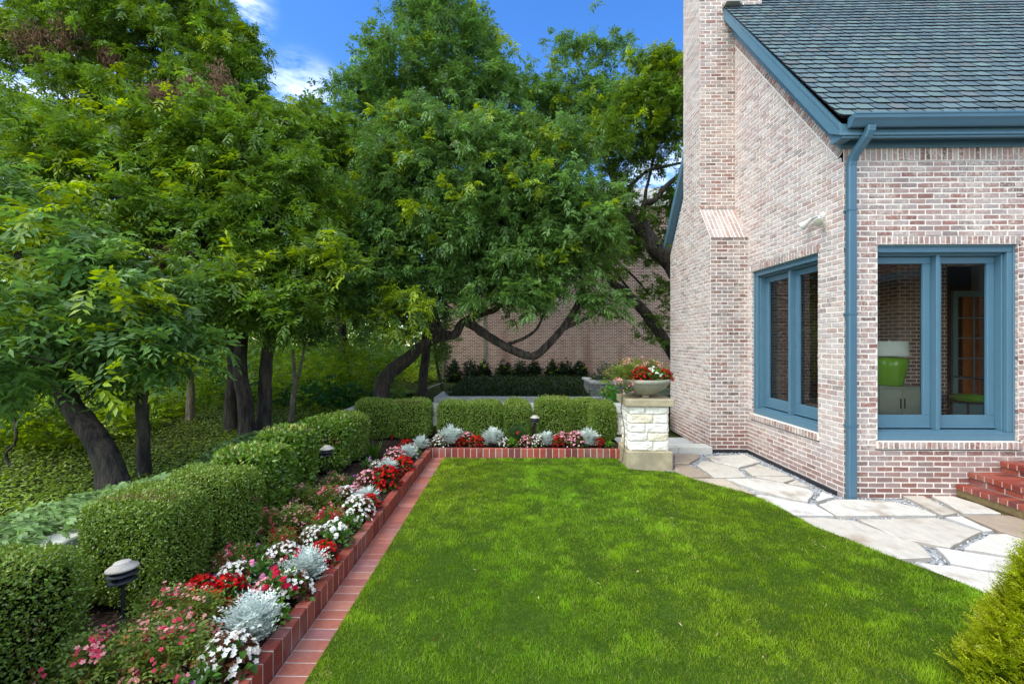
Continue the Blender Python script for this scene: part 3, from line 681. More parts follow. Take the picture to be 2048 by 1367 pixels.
# windows
def window(W, u0, u1):
    """W(u, d) -> (x, y): u along the wall, d into the wall"""
    def bx(mb, ua, ub, da, db, za, zb, bev=.004):
        a, b = W(ua, da), W(ub, db); mb.box((a[0], a[1], za), (b[0], b[1], zb), bev=bev)
    f = MB(); z0, z1 = WZ0 + .002, WZ1 - .002
    c = .085
    for (a, b) in ((u0, u0 + c), (u1 - c, u1)):
        bx(f, a, b, .05, .10, z0 + .10, z1 - .092)
    o = .022
    bx(f, u0 + .001, u0 + o, .035, .05, z0 + .1, z1 - .02); bx(f, u1 - o, u1 - .001, .035, .05, z0 + .1, z1 - .02)
    bx(f, u0, u1, .05, .10, z1 - .09, z1); bx(f, u0 + .001, u1 - .001, .03, .05, z1 - .022, z1 - .001)
    bx(f, u0, u1, .035, .10, z0, z0 + .098)                    # sill nosing
    bx(f, u0 + .06, u1 - .06, .102, .24, z0 + .06, z0 + .112)
    j = c - .015
    bx(f, u0 + j, u0 + j + .03, .102, .24, z0 + .114, z1 - .105); bx(f, u1 - j - .03, u1 - j, .102, .24, z0 + .114, z1 - .105)
    bx(f, u0 + j, u1 - j, .102, .24, z1 - .102, z1 - .085)
    bx(f, u0 + j + .012, u1 - j - .012, .125, .24, z1 - .12, z1 - .1025)
    um = (u0 + u1) / 2
    bx(f, um - .024, um + .024, .105, .24, z0 + .114, z1 - .122)
    fr = f.build('window', M['paint'], house)
    for (a, b) in ((u0 + j + .032, um - .026), (um + .026, u1 - j - .032)):
        s_ = MB(); zb, zt = z0 + .125, z1 - .124; st = .088
        bx(s_, a, a + st, .185, .235, zb + .172, zt - .09); bx(s_, b - st, b, .185, .235, zb + .172, zt - .09)
        bx(s_, a, b, .185, .235, zt - .088, zt); bx(s_, a, b, .185, .235, zb, zb + .17)
        bx(s_, a + .004, b - .004, .165, .184, zb + .006, zb + .022)
        # glazing beads
        g0, g1 = a + st, b - st
        bx(s_, g0, g0 + .008, .195, .215, zb + .17, zt - .088, 0); bx(s_, g1 - .008, g1, .195, .215, zb + .17, zt - .088, 0)
        s_.build('sash', M['paint'], fr)
        g = MB(); p, q = W(g0, .22), W(g1, .22)
        pts_ = [(p[0], p[1], zb + .165), (q[0], q[1], zb + .165), (q[0], q[1], zt - .085), (p[0], p[1], zt - .085)]; g.face(pts_ if abs(p[1] - q[1]) < .01 else pts_[::-1])
        g.build('glass_pane', M['glass'], fr)
window(lambda u, d: (u, WY + d), 4.547, 6.333)
window(lambda u, d: (WX + d, u), 6.09, 7.876)
mb = MB()
for x in (7.0, 8.1, 9.2): mb.box((x - .02, WY + .06, .47), (x + .08, WY + .12, 3.0), bev=.004)  # out-of-view glazed door at the steps, added to let daylight into the room
mb.box((7.08, WY + .065, 2.88), (9.18, WY + .115, 3.0)); mb.box((7.08, WY + .065, .47), (8.08, WY + .115, .7)); mb.box((8.18, WY + .065, .47), (9.18, WY + .115, .7))
dr_ = mb.build('unseen_patio_door', M['paint'], house)
for x in (7.08, 8.18):
    g = MB(); g.face([(x, WY + .09, .7), (x + 1.0, WY + .09, .7), (x + 1.0, WY + .09, 2.88), (x, WY + .09, 2.88)]); g.build('glass_pane', M['glass'], dr_)
# room behind the windows (inside faces)
mb = MB(); rx0, rx1, ry0, ry1, rz0, rz1 = WX + .30, 10.5, WY + .30, 10.4, .44, 3.7
def holed(mb, P, a0, a1, b0, b1, ha0, ha1, hb0, hb1):
    for (p, q, r_, s_) in ((a0, ha0, b0, b1), (ha1, a1, b0, b1), (ha0, ha1, b0, hb0), (ha0, ha1, hb1, b1)):
        mb.face([P(p, r_), P(q, r_), P(q, s_), P(p, s_)], (1, 1, 1), 0)
holed(mb, lambda u, z: (u, ry0, z), rx0, 6.9, rz0, rz1, 4.6, 6.28, WZ0 + .1, WZ1 - .1); mb.face([(6.9, ry0, 3.0), (9.35, ry0, 3.0), (9.35, ry0, rz1), (6.9, ry0, rz1)]); mb.face([(9.35, ry0, rz0), (rx1, ry0, rz0), (rx1, ry0, rz1), (9.35, ry0, rz1)])
holed(mb, lambda u, z: (rx0, u, z), ry0, ry1, rz0, rz1, 6.14, 7.82, WZ0 + .1, WZ1 - .1)
# window reveals inside
for (xa, xb, ya, yb) in ((4.6, 4.6, WY + .24, ry0), (6.28, 6.28, WY + .24, ry0)): mb.face([(xa, ya, WZ0), (xb, yb, WZ0), (xb, yb, WZ1), (xa, ya, WZ1)])
for y in (6.14, 7.82): mb.face([(WX + .24, y, WZ0), (rx0, y, WZ0), (rx0, y, WZ1), (WX + .24, y, WZ1)])
mb.face([(rx0, ry1, rz0), (rx1, ry1, rz0), (rx1, ry1, rz1), (rx0, ry1, rz1)], (1, 1, 1), 3)
mb.face([(rx1, ry0, rz0), (rx1, ry1, rz0), (rx1, ry1, rz1), (rx1, ry0, rz1)], (1, 1, 1), 0)
mb.face([(rx0, ry0, rz1), (rx1, ry0, rz1), (rx1, ry1, rz1), (rx0, ry1, rz1)], (1, 1, 1), 0)
mb.face([(rx0, ry0, rz0), (rx1, ry0, rz0), (rx1, ry1, rz0), (rx0, ry1, rz0)], (1, 1, 1), 2)
# brick piers added inside, standing in for brick reflected in the glass
mb.box((4.5, 10.2, rz0), (6.9, 10.38, rz1), (1, 1, 1), 1)
mb.box((at_x(1797, 8.2, 0).x, 8.2, rz0), (at_x(1850, 8.2, 0).x, 8.7, rz1), (1, 1, 1), 1); mb.box((at_x(1872, 8.2, 0).x, 8.2, rz0), (at_x(1894, 8.2, 0).x, 8.5, rz1), (1, 1, 1), 1)
mb.build('interior_wall', [M['room'], M['farbrick'], M['woodfloor'], plain('dark_panelling', srgb(62, 44, 34))], house)
# inner French door seen through the glass
mb = MB()
xa, xb = at_x(1908, 9.4, 0).x, at_x(1985, 9.4, 0).x
for x in (xa, xb): mb.box((x - .05, 9.36, .44), (x + .05, 9.42, 2.9), bev=.005)
mb.box((xa - .05, 9.36, 2.9), (xb + .05, 9.42, 3.02)); mb.box((xa, 9.37, .44), (xb, 9.41, .75))
xm = (xa + xb) / 2; mb.box((xm - .012, 9.38, .75), (xm + .012, 9.40, 2.9))
for z in (1.2, 1.62, 2.04, 2.46): mb.box((xa + .05, 9.379, z - .011), (xb - .05, 9.401, z + .011))
mb.build('inner_door', M['trimteal'], house)
# rear walls so that the house is closed
mb = MB()
mb.face([(WX, 11.75, -.1), (12, 11.75, -.1), (12, 11.75, EZ + .2), (WX, 11.75, EZ + .2)]); mb.face([(9.4, WY, -.1), (12, WY, -.1), (12, WY, 4.6), (9.4, WY, 4.6)])
mb.face([(12, WY, -.1), (12, 11.75, -.1), (12, 11.75, EZ), (12, RY, RZ - .1), (12, WY, EZ)])
mb.build('rear_wall', M['farbrick'], house)
# ------------------------------------------------------------------ things in the room
lp = at(1779, 770, 6.95)
t = thing('floor_cabinet', 'pale wooden cabinet standing behind the front window glass under the green lamp', 'cabinet', (lp.x, lp.y, .44))
mb = MB(); ctop = lp.z; mb.box((lp.x - .30, lp.y - .2, .5), (lp.x + .33, lp.y + .25, ctop - .03), bev=.006); mb.build('body', M['cabinet'], t)
mb = MB(); mb.box((lp.x - .32, lp.y - .22, ctop - .028), (lp.x + .35, lp.y + .26, ctop - .002), bev=.005); mb.build('top', M['cabinet'], t)
for k in (0, 1):
    mb = MB(); a = lp.x - .29 + k * .31; mb.box((a, lp.y - .212, .54), (a + .295, lp.y - .202, ctop - .05), bev=.003); dr = mb.build('door', M['cabinet'], t)
    mb = MB(); hx_ = a + (.27 if k == 0 else .02); mb.box((hx_, lp.y - .228, .95), (hx_ + .012, lp.y - .214, 1.1)); mb.build('handle', M['dark'], dr)
t = thing('table_lamp', 'green glass table lamp with white drum shade on the cabinet indoors', 'lamp', (lp.x, lp.y, ctop))
mb = MB(); hb = at(1779, 712, 6.95).z - ctop
mb.lathe((lp.x, lp.y, ctop), [(.0, 0), (.15, 0), (.17, .02), (.19, .14), (.22, .3), (.23, hb - .04), (.14, hb - .015), (.03, hb)], 28); mb.build('base', M['green'], t)
mb = MB(); hs_ = at(1779, 682, 6.95).z - ctop
mb.lathe((lp.x, lp.y, ctop), [(.235, hb + .01), (.225, hs_), (.222, hs_), (.232, hb + .01)], 32); mb.lathe((lp.x, lp.y, ctop), [(.0, hs_ + .02), (.01, hs_ + .02), (.01, hb), (.0, hb)], 8); mb.build('lamp_shade', M['shade'], t)
cp = at(1936, 800, 7.7)
t = thing('armchair', 'dark bentwood chair with lime green seat cushion inside the house', 'chair', (cp.x, cp.y, .44))
mb = MB(); mb.lathe((cp.x, cp.y, .93), [(0, -.0), (.2, 0), (.235, .03), (.235, .08), (.2, .115), (0, .125)], 24); mb.build('seat_cushion', M['greencloth'], t)
mb = MB()
for k in range(4):
    a = math.pi / 4 + k * math.pi / 2; mb.tube([(cp.x + .2 * math.cos(a), cp.y + .2 * math.sin(a), .92), (cp.x + .26 * math.cos(a), cp.y + .26 * math.sin(a), .66), (cp.x + .22 * math.cos(a), cp.y + .22 * math.sin(a), .44)], .016, 6)
mb.lathe((cp.x, cp.y, .9), [(.22, 0), (.25, .01), (.25, .03), (.22, .035)], 24)
mb.tube([(cp.x + .24, cp.y - .2, .9), (cp.x + .34, cp.y - .1, 1.15), (cp.x + .36, cp.y + .1, 1.3), (cp.x + .28, cp.y + .26, 1.32), (cp.x, cp.y + .3, 1.34)], .016, 6)
mb.build('frame', M['dark'], t)
# curtain whose amber colour stands in for the warm-lit room beyond the inner door
mb = MB(); rows = []
for i in range(30): rows.append([(at_x(1925, 10.0, 0).x + i * .035, 10.0 + .04 * math.sin(i * 1.3), z) for z in (.46, 3.0)])
mb.grid(rows); tag(mb.build('curtain', M['curtain'], None, (7.4, 10, .44)), 'curtain with painted amber room glow, hanging behind the muntined inner door', 'curtain')

# ------------------------------------------------------------------ floodlight on the gable wall
fl = at_x(1650, 0, 0)
def onX(px, py, X):
    x, y, w_ = _ray(px, py); t = X / x; return Vector((X, y * t, CAMH + w_ * t))
fo = onX(1646, 432, WX)
t = thing('floodlight', 'white twin-head floodlight mounted high on the gable wall beside the corner', 'light', fo)
mb = MB(); mb.lathe(fo, [(0, .03), (.05, .03), (.055, .02), (.055, 0)], 20, axis=(-1, 0, 0)); 
k0 = fo + Vector((-.05, 0, 0))
mb.tube([fo + Vector((-.02, 0, 0)), k0], .02, 8)
mb.build('mount', M['white'], t)
for (dy, dz, ax) in ((.17, .0, Vector((-.45, .75, -.55))), (-.02, -.06, Vector((-.55, -.75, -.35)))):
    ax = ax.normalized(); c = k0 + Vector((-.015, dy, dz - .01)); mb = MB()
    mb.tube([k0, k0.lerp(c, .5) + Vector((0, 0, .012)), c], .016, 8)
    mb.lathe(c, [(.0, -.03), (.024, -.03), (.026, 0), (.028, .04), (.05, .085), (.058, .11), (.058, .122), (.052, .125)], 24, axis=ax); hd = mb.build('lamp_head', M['white'], t)
    mb = MB(); mb.lathe(c, [(.052, .122), (.035, .128), (.0, .13)], 24, axis=ax); mb.build('lens', M['conc'], hd)

# ------------------------------------------------------------------ brick steps
sx = [(5.55, .03, .175), (5.70, .178, .325), (6.09, .328, .465)]
t = thing('brick_steps', 'red brick steps with rowlock treads climbing against the front wall', 'steps', (5.6, WY, 0))
SB = [M['redbrick'], M['greymortar']]
ye = 3.2; Yw = WY - .012
for i, (x0, za, zb) in enumerate(sx):
    mb = MB(); x1 = 9.0; tt = .062
    mb.box((x0 + .02, ye + .02, za), (x1, Yw, zb - tt - .004), (1, 1, 1), 1)
    # riser bricks under the nosing
    if i:
        brick_rows(mb, Vector((x0 + .02, 0, za)), Y_, Z_, Ns, 0, zb - tt - za, lambda z: [(ye + .02, Yw)], rnd, c=zb - tt - za, pal=REDP, mort=False)
    y = Yw
    while y > ye:
        c_ = pick(rnd, REDP)
        mb.obox(Vector((x0 + .10, y - .046, zb - tt * .5)), X_, Y_, Z_, .106, .0435, tt * .5 + rnd.uniform(-.001, .001), c_, 0, .004)
        for q in (1, 2): mb.obox(Vector((x0 + .10 + q * .218, y - .046, zb - tt * .5)), X_, Y_, Z_, .104, .0435, tt * .5 + rnd.uniform(-.001, .001), pick(rnd, REDP), 0, .004)
        y -= .098
    mb.box((x0 + .0, ye + .02, zb - tt - .002), (x1, Yw, zb - .006), (1, 1, 1), 1)
    mb.build('step', SB, t)
mb = MB(); mb.box((5.575, ye, -.05), (9, Yw, .03), bev=.004); mb.box((5.56, ye, .028), (5.62, Yw, .112)); mb.build('foundation', plain('mossy_footing', srgb(120, 104, 72), .95, 25, .25, .008), t)

# ------------------------------------------------------------------ flagstones
C2 = lambda pts: [(1340 + a / 4.876, 880 + b / 4.876) for a, b in pts]
FL = [C2([(40, 125), (280, 135), (290, 165), (192, 228), (40, 230)]), C2([(345, 160), (500, 148), (730, 140), (885, 213), (672, 266), (430, 213)]),
      C2([(40, 236), (233, 252), (398, 358), (155, 360), (40, 350)]), C2([(285, 215), (350, 197), (660, 275), (752, 358), (600, 366), (432, 363), (250, 243)]),
      C2([(715, 280), (860, 232), (955, 265), (1165, 345), (805, 350)]), C2([(190, 372), (515, 374), (640, 432), (822, 520), (795, 533), (600, 535), (380, 470)]),
      C2([(532, 374), (800, 368), (1095, 415), (1375, 482), (1408, 520), (1350, 598), (1200, 578), (850, 487)]), C2([(825, 354), (1170, 352), (1225, 380), (1115, 411), (905, 372)]),
      C2([(1228, 388), (1365, 450), (1205, 436), (1140, 420)]), C2([(735, 548), (880, 525), (1200, 594), (1425, 632), (1612, 738), (1200, 733), (950, 670)]),
      C2([(1480, 500), (1590, 540), (1618, 556), (1430, 598), (1418, 572)]),
      [(1635, 1008), (1668, 998), (1720, 998), (1790, 1003), (1860, 1022), (1873, 1030), (1674, 1031)],
      [(1589, 1035), (1640, 1034), (1708, 1041), (1842, 1088), (1866, 1115), (1800, 1118), (1700, 1095), (1604, 1055)],
      [(1714, 1038), (1800, 1036), (1872, 1035), (1966, 1063), (1902, 1095), (1800, 1077)],
      [(1804, 991), (1844, 990), (1918, 1026), (1884, 1030)], [(1857, 989), (1900, 990), (1960, 1008), (2006, 1028), (1925, 1026)],
      [(1926, 1030), (2016, 1030), (2100, 1047), (2100, 1090), (1995, 1061)], [(1888, 1033), (1922, 1032), (1990, 1062), (1970, 1063)],
      [(1975, 1067), (2012, 1067), (2100, 1092), (2100, 1124), (1925, 1097)], [(1868, 1093), (1906, 1099), (2100, 1130), (2100, 1155), (1960, 1138), (1896, 1125)],
      [(1832, 1125), (1898, 1130), (2100, 1162), (2120, 1260), (2040, 1222), (1960, 1185), (1890, 1155)],
      [(1345, 905), (1395, 906), (1338, 906)]]
mb = MB(); FP = [(srgb(206, 200, 190), 3), (srgb(196, 188, 176), 2), (srgb(208, 204, 197), 3), (srgb(176, 163, 148), 1)]
fr_ = random.Random(5)
dark_ids = {0: srgb(176, 160, 142), 2: srgb(158, 142, 126), 5: srgb(190, 176, 158), 16: srgb(168, 150, 132)}
for k, poly in enumerate(FL[:-1]):
    P = [onZ(px, py, 0.012) for px, py in poly]; Q = []
    n = len(P); cen = sum(P, Vector()) / n
    for i in range(n):
        a, b = P[i], P[(i + 1) % n]; m_ = max(2, int((b - a).length / .12))
        e = (b - a); nrm = Vector((e.y, -e.x, 0)).normalized()
        for j in range(m_):
            t_ = j / m_; Q.append(a.lerp(b, t_) + nrm * fr_.uniform(-.008, .008) + (cen - a.lerp(b, t_)).normalized() * .012)
    c_ = dark_ids.get(k, pick(fr_, FP)); top = [(q.x, q.y, .014 + .0) for q in Q]
    inn = [q.lerp(cen, .02) for q in Q]
    mb.face([(q.x, q.y, .018) for q in inn], c_)
    for i in range(len(Q)):
        j = (i + 1) % len(Q)
        mb.face([(Q[i].x, Q[i].y, .012), (Q[j].x, Q[j].y, .012), (inn[j].x, inn[j].y, .018), (inn[i].x, inn[i].y, .018)], c_)
        mb.face([(Q[i].x, Q[i].y, -.028), (Q[j].x, Q[j].y, -.028), (Q[j].x, Q[j].y, .012), (Q[i].x, Q[i].y, .012)], tuple(v * .8 for v in c_))
structure(mb.build('flagstone_path', M['flag']))
# loose gravel
g = np.random.default_rng(3); n = 26000
X = g.uniform(2.2, 7.4, n); Y = g.uniform(2.6, 8.4, n); r = g.uniform(.006, .014, n)
V8 = np.array([[-1, -1, -.5], [1, -1, -.6], [1, 1, -.5], [-1, 1, -.6], [-.6, -.7, .6], [.7, -.5, .7], [.5, .7, .55], [-.7, .5, .65]])
ang = g.uniform(0, 6.28, n); ca, sa = np.cos(ang), np.sin(ang)
Vv = np.repeat(V8[None], n, 0) * g.uniform(.7, 1.3, (n, 8, 1)) * r[:, None, None]
Vr = np.stack([Vv[..., 0] * ca[:, None] - Vv[..., 1] * sa[:, None] * .7, Vv[..., 0] * sa[:, None] + Vv[..., 1] * ca[:, None] * .7, Vv[..., 2]], -1)
Vr += np.stack([X, Y, g.uniform(-.026, -.016, n)], -1)[:, None, :]
F6 = np.array([[0, 3, 2, 1], [4, 5, 6, 7], [0, 1, 5, 4], [1, 2, 6, 5], [2, 3, 7, 6], [3, 0, 4, 7]])
Fg = (np.arange(n)[:, None, None] * 8 + F6[None]).reshape(-1, 4)
gc = np.array(srgb(190, 192, 196)) * g.uniform(.45, 1.25, (n, 1)); gc = np.clip(gc, 0, .85)
keep = None
tag(npmesh('gravel', Vr.reshape(-1, 3), Fg, M['gravel'], None, (4, 4, 0), np.repeat(gc, 8, 0)), 'pale grey gravel filling the joints between the flagstones', 'gravel', kind='stuff')

# ------------------------------------------------------------------ red brick bed edging + paving strip
t = thing('brick_edging', 'raised red brick edging around the flower bed with flat brick mowing strip', 'edging', (-1.41, 7.4, 0))
mb = MB(); S = .106
y = 1.6
while y < 7.395:
    mb.obox(Vector((-1.456, y + S * .5, .08)), X_, Y_, Z_, .046 + rnd.uniform(-.001, .001), (S - .011) * .5, .084 + rnd.uniform(-.002, .002), pick(rnd, REDP), 0, .004); y += S
mb.box((-1.498, 1.6, -.02), (-1.414, 7.40, .158), (1, 1, 1), 1); yend = y
x = -1.50; k = 0
while x < 1.74:
    mb.obox(Vector((x + S * .5, yend + .046, .08)), X_, Y_, Z_, (S - .011) * .5, .046 + rnd.uniform(-.001, .001), .084 + rnd.uniform(-.002, .002), tuple(v * (1.25 if x < .8 else 1) for v in pick(rnd, REDP)), 0, .004); x += S
mb.box((-1.5, yend + .003, -.02), (1.74, yend + .088, .158), (1, 1, 1), 1)
mb.build('raised_course', SB, t)
mb = MB(); y = 1.5
while y < 7.42:
    mb.obox(Vector((-1.302, y + S * .5, -.006)), X_, Y_, Z_, .1, (S - .010) * .5, .02 + rnd.uniform(-.001, .001), pick(rnd, [(srgb(160, 96, 80), 2), (srgb(148, 88, 78), 2), (srgb(170, 112, 96), 1), (srgb(150, 100, 96), 1)]), 0, .003); y += S
mb.box((-1.406, 1.5, -.03), (-1.20, 7.42, .009), (1, 1, 1), 1)
mb.build('mowing_strip', SB, t)

# ------------------------------------------------------------------ stone pillar with bowl
A = onZ(1253.8, 937.3); B = onZ(1351, 942.2); ux = (B - A); pw = ux.length; ux.normalize()
ux = Vector((math.cos(math.radians(-2)), math.sin(math.radians(-2)), 0)); uy = Vector((-ux.y, ux.x, 0)); pw = .70
pc = A + ux * pw * .5 + uy * pw * .5; pc.z = 0
t = thing('stone_pillar', 'white rock-faced limestone pillar with concrete cap and plinth at the lawn corner', 'pillar', pc)
mb = MB(); mb.obox(pc + Z_ * .12, ux, uy, Z_, pw / 2, pw / 2, .15, (1, 1, 1), 0, .012); mb.build('plinth', M['cap'], t)
mb = MB(); mb.obox(pc + Z_ * 1.022, ux, uy, Z_, .37, .37, .057, (1, 1, 1), 0, .012); mb.build('cap', M['cap'], t)
mb = MB(); hw = .295; zb0, zt0 = .27, .965
mb.obox(pc + Z_ * (zb0 + zt0) / 2, ux, uy, Z_, hw - .012, hw - .012, (zt0 - zb0) / 2, srgb(222, 216, 202), 0)
pr = random.Random(4)
courses = [.15, .13, .145, .14, .13]
for (U, Nn) in ((ux, -uy), (-uy, -ux), (-ux, uy), (uy, ux)):
    z = zb0
    for ci, h in enumerate(courses):
        widths = pr.choice([[.24, .35], [.36, .23], [.15, .26, .18], [.28, .31]]); u = -hw
        for wd in widths:
            c0_ = srgb(242, 237, 226) if pr.random() < .8 else srgb(234, 222, 198)
            # pillow-faced quarry stone: displaced grid
            nu, nv = max(6, int(wd / .03)), 7; rows = []
            ph = pr.uniform(0, 9)
            for j in range(nv + 1):
                r_ = []
                for i in range(nu + 1):
                    a_, b_ = i / nu, j / nv
                    edge = min(a_, 1 - a_) * wd; edv = min(b_, 1 - b_) * h
                    e_ = min(1, min(edge, edv) / .022)
                    dsp = -.006 + e_ ** .6 * (.020 + .012 * math.sin(a_ * 5 + ph) * math.cos(b_ * 4 + ph * 2) + pr.uniform(-.005, .006))
                    uu = u + .003 + a_ * (wd - .006); vv = z + .003 + b_ * (h - .006)
                    r_.append(pc + U * uu + Nn * (hw + dsp) + Z_ * vv)
                rows.append(r_)
            mb.grid(rows, c0_, 0, False); u += wd
        z += h
mb.build('shaft', [M['stone'], M['cap']], t)
bc = pc + Vector((.0, .05, 1.08)); bc = Vector((pc.x + .0, pc.y, 1.079))
t = thing('planter_bowl', 'round concrete planter bowl on top of the limestone pillar', 'planter', bc)
mb = MB(); mb.lathe(bc, [(0, .035), (.12, .035), (.14, .03), (.20, .055), (.30, .12), (.365, .19), (.385, .225), (.395, .23), (.405, .25), (.405, .285), (.395, .292), (.365, .29), (.355, .25), (.0, .24)], 48); mb.build('bowl', M['conc'], t)
for k in range(3):
    a = k * 2.094 + .4; mb = MB(); mb.obox(bc + Vector((.11 * math.cos(a), .11 * math.sin(a), .018)), X_, Y_, Z_, .05, .03, .0175, bev=.003); mb.build('foot', M['cap'], t)
cb = MB(); e0 = pc - ux * (hw + .09) - uy * .18
cb.tube([e0 + Z_ * 1.1, e0 + Vector((-.02, 0, .9)), e0 + Vector((.03, 0, .6)), e0 + Vector((.03, 0, .3)), e0 + Vector((.0, -.02, .1)), e0 + Vector((-.1, -.03, .02))], .006, 6)
tag(cb.build('cable', M['dark'], None, e0), 'thin black cable running down the side of the limestone pillar', 'cable')
# stone step slab beside the chimney
mb = MB(); mb.box((1.9, 7.86, -.03), (2.87, 8.14, .112), bev=.008); mb.box((2.874, 7.86, -.03), (3.47, 8.14, .110), bev=.008)
tag(mb.build('stone_step', M['paleconc'], None, (3, 8, 0)), 'pale stone step slab between the pillar and the chimney foot', 'step')
# low garden wall, left run and back run
t = thing('garden_wall', 'low pale limestone wall behind the clipped boxwood hedge', 'wall', (-3.1, 9.0, 0))
mb = MB(); mb.box((-3.40, -1.0, -.05), (-3.12, 9.95, .42), srgb(206, 200, 186)); mb.box((-3.115, 9.66, -.05), (3.2, 9.95, .42), srgb(206, 200, 186)); mb.build('stonework', M['stone'], t)
mb = MB(); mb.box((-3.45, -1.0, .424), (-3.07, 9.59, .60), bev=.01); mb.box((-3.45, 9.594, .424), (3.2, 10.0, .60), bev=.01); mb.box((-3.10, 9.63, .36), (3.2, 9.66, .42), bev=.005); mb.build('coping', M['paleconc'], t)

# ------------------------------------------------------------------ rear: brick building, bed kerb, planter, railing
t = thing('brick_building', 'tall weathered brick building wall beyond the back garden', 'building', (-3.0, 20, 0))
mb = MB(); bx0 = at_x(884, 20, 0).x
mb.box((bx0, 20, -.1), (16, 20.4, 8.0)); mb.box((bx0 + .01, 20.4, -.1), (bx0 + .3, 26, 8.0)); mb.build('wall', M['farbrick'], t)
mb = MB(); mb.box((bx0 - .2, 19.8, 8.0), (16, 20.0, 8.15)); 
for k in range(14): mb.box((bx0 - .2 + k * .0, 19.9 + k * .16, 8.15 + k * .1), (16, 20.06 + k * .16, 8.26 + k * .1))
mb.build('roof', M['paleconc'], t)
jx = at_x(970, 20, 0).x; mb = MB(); mb.box((jx - .06, 19.96, .1), (jx + .06, 19.998, 8.0)); mb.build('joint_strip', plain('joint_grey', srgb(128, 128, 108)), t)
mb = MB(); mb.box((bx0 + .02, 19.9, .1), (bx0 + .12, 19.998, 8.0), bev=.01); mb.build('downpipe', plain('joint_grey2', srgb(120, 116, 98)), t)
k0 = at(860, 803, 12.0); 
t = thing('planting_kerb', 'pale stone kerb around the dark rear planting bed', 'kerb', (k0.x, k0.y, .3))
mb = MB(); kx = at(868, 800, 12.2).x; mb.box((kx, 12.1, .2), (3.3, 12.4, .44), bev=.01); mb.box((kx, 12.404, .2), (kx + .3, 13.6, .44), bev=.01); mb.build('kerbstone', M['paleconc'], t)
p0 = at(1172, 800, 14.0)
t = thing('stone_planter', 'grey stone-block planter box with flat coping by the rear brick wall', 'planter', (p0.x + .6, 14.2, .2))
mb = MB(); xa = at(1183, 780, 14).x; xb = at(1262, 780, 14).x + 1
mb.box((xa, 13.9, .2), (xb, 15.6, .64), srgb(165, 165, 158))
zz = .21
while zz < .62:
    xx = xa + rnd.uniform(-.1, 0)
    while xx < xb:
        wd = rnd.uniform(.15, .3); mb.obox(Vector((xx + wd / 2, 13.89, zz + .05)), X_, Y_, Z_, wd / 2 - .004, .02, .047, tuple(v * rnd.uniform(.8, 1.1) for v in srgb(165, 165, 158)), 0, .006); xx += wd
    zz += .102
mb.build('stonework', M['stone'], t)
mb = MB(); mb.box((xa - .06, 13.82, .645), (xb + .06, 14.1, .72), bev=.006); mb.box((xa - .06, 14.105, .645), (xa + .2, 15.66, .72), bev=.006); mb.build('coping', M['paleconc'], t)
t = thing('iron_railing', 'black iron handrail beside the rear brick building', 'railing', (-3.0, 15.5, .3))
mb = MB(); r0, r1 = at(851, 778, 14.2), at(885, 765, 16.2)
mb.tube([r0, r1], .022, 8); mb.tube([r0 - Z_ * .5, r1 - Z_ * .6], .012, 6)
mb.build('handrail', M['lampgrey'], t)
for k in range(9):
    p = r0.lerp(r1, k / 8); mb = MB(); mb.tube([p, Vector((p.x, p.y, .28))], .010, 6); mb.build('baluster', M['dark'], t)

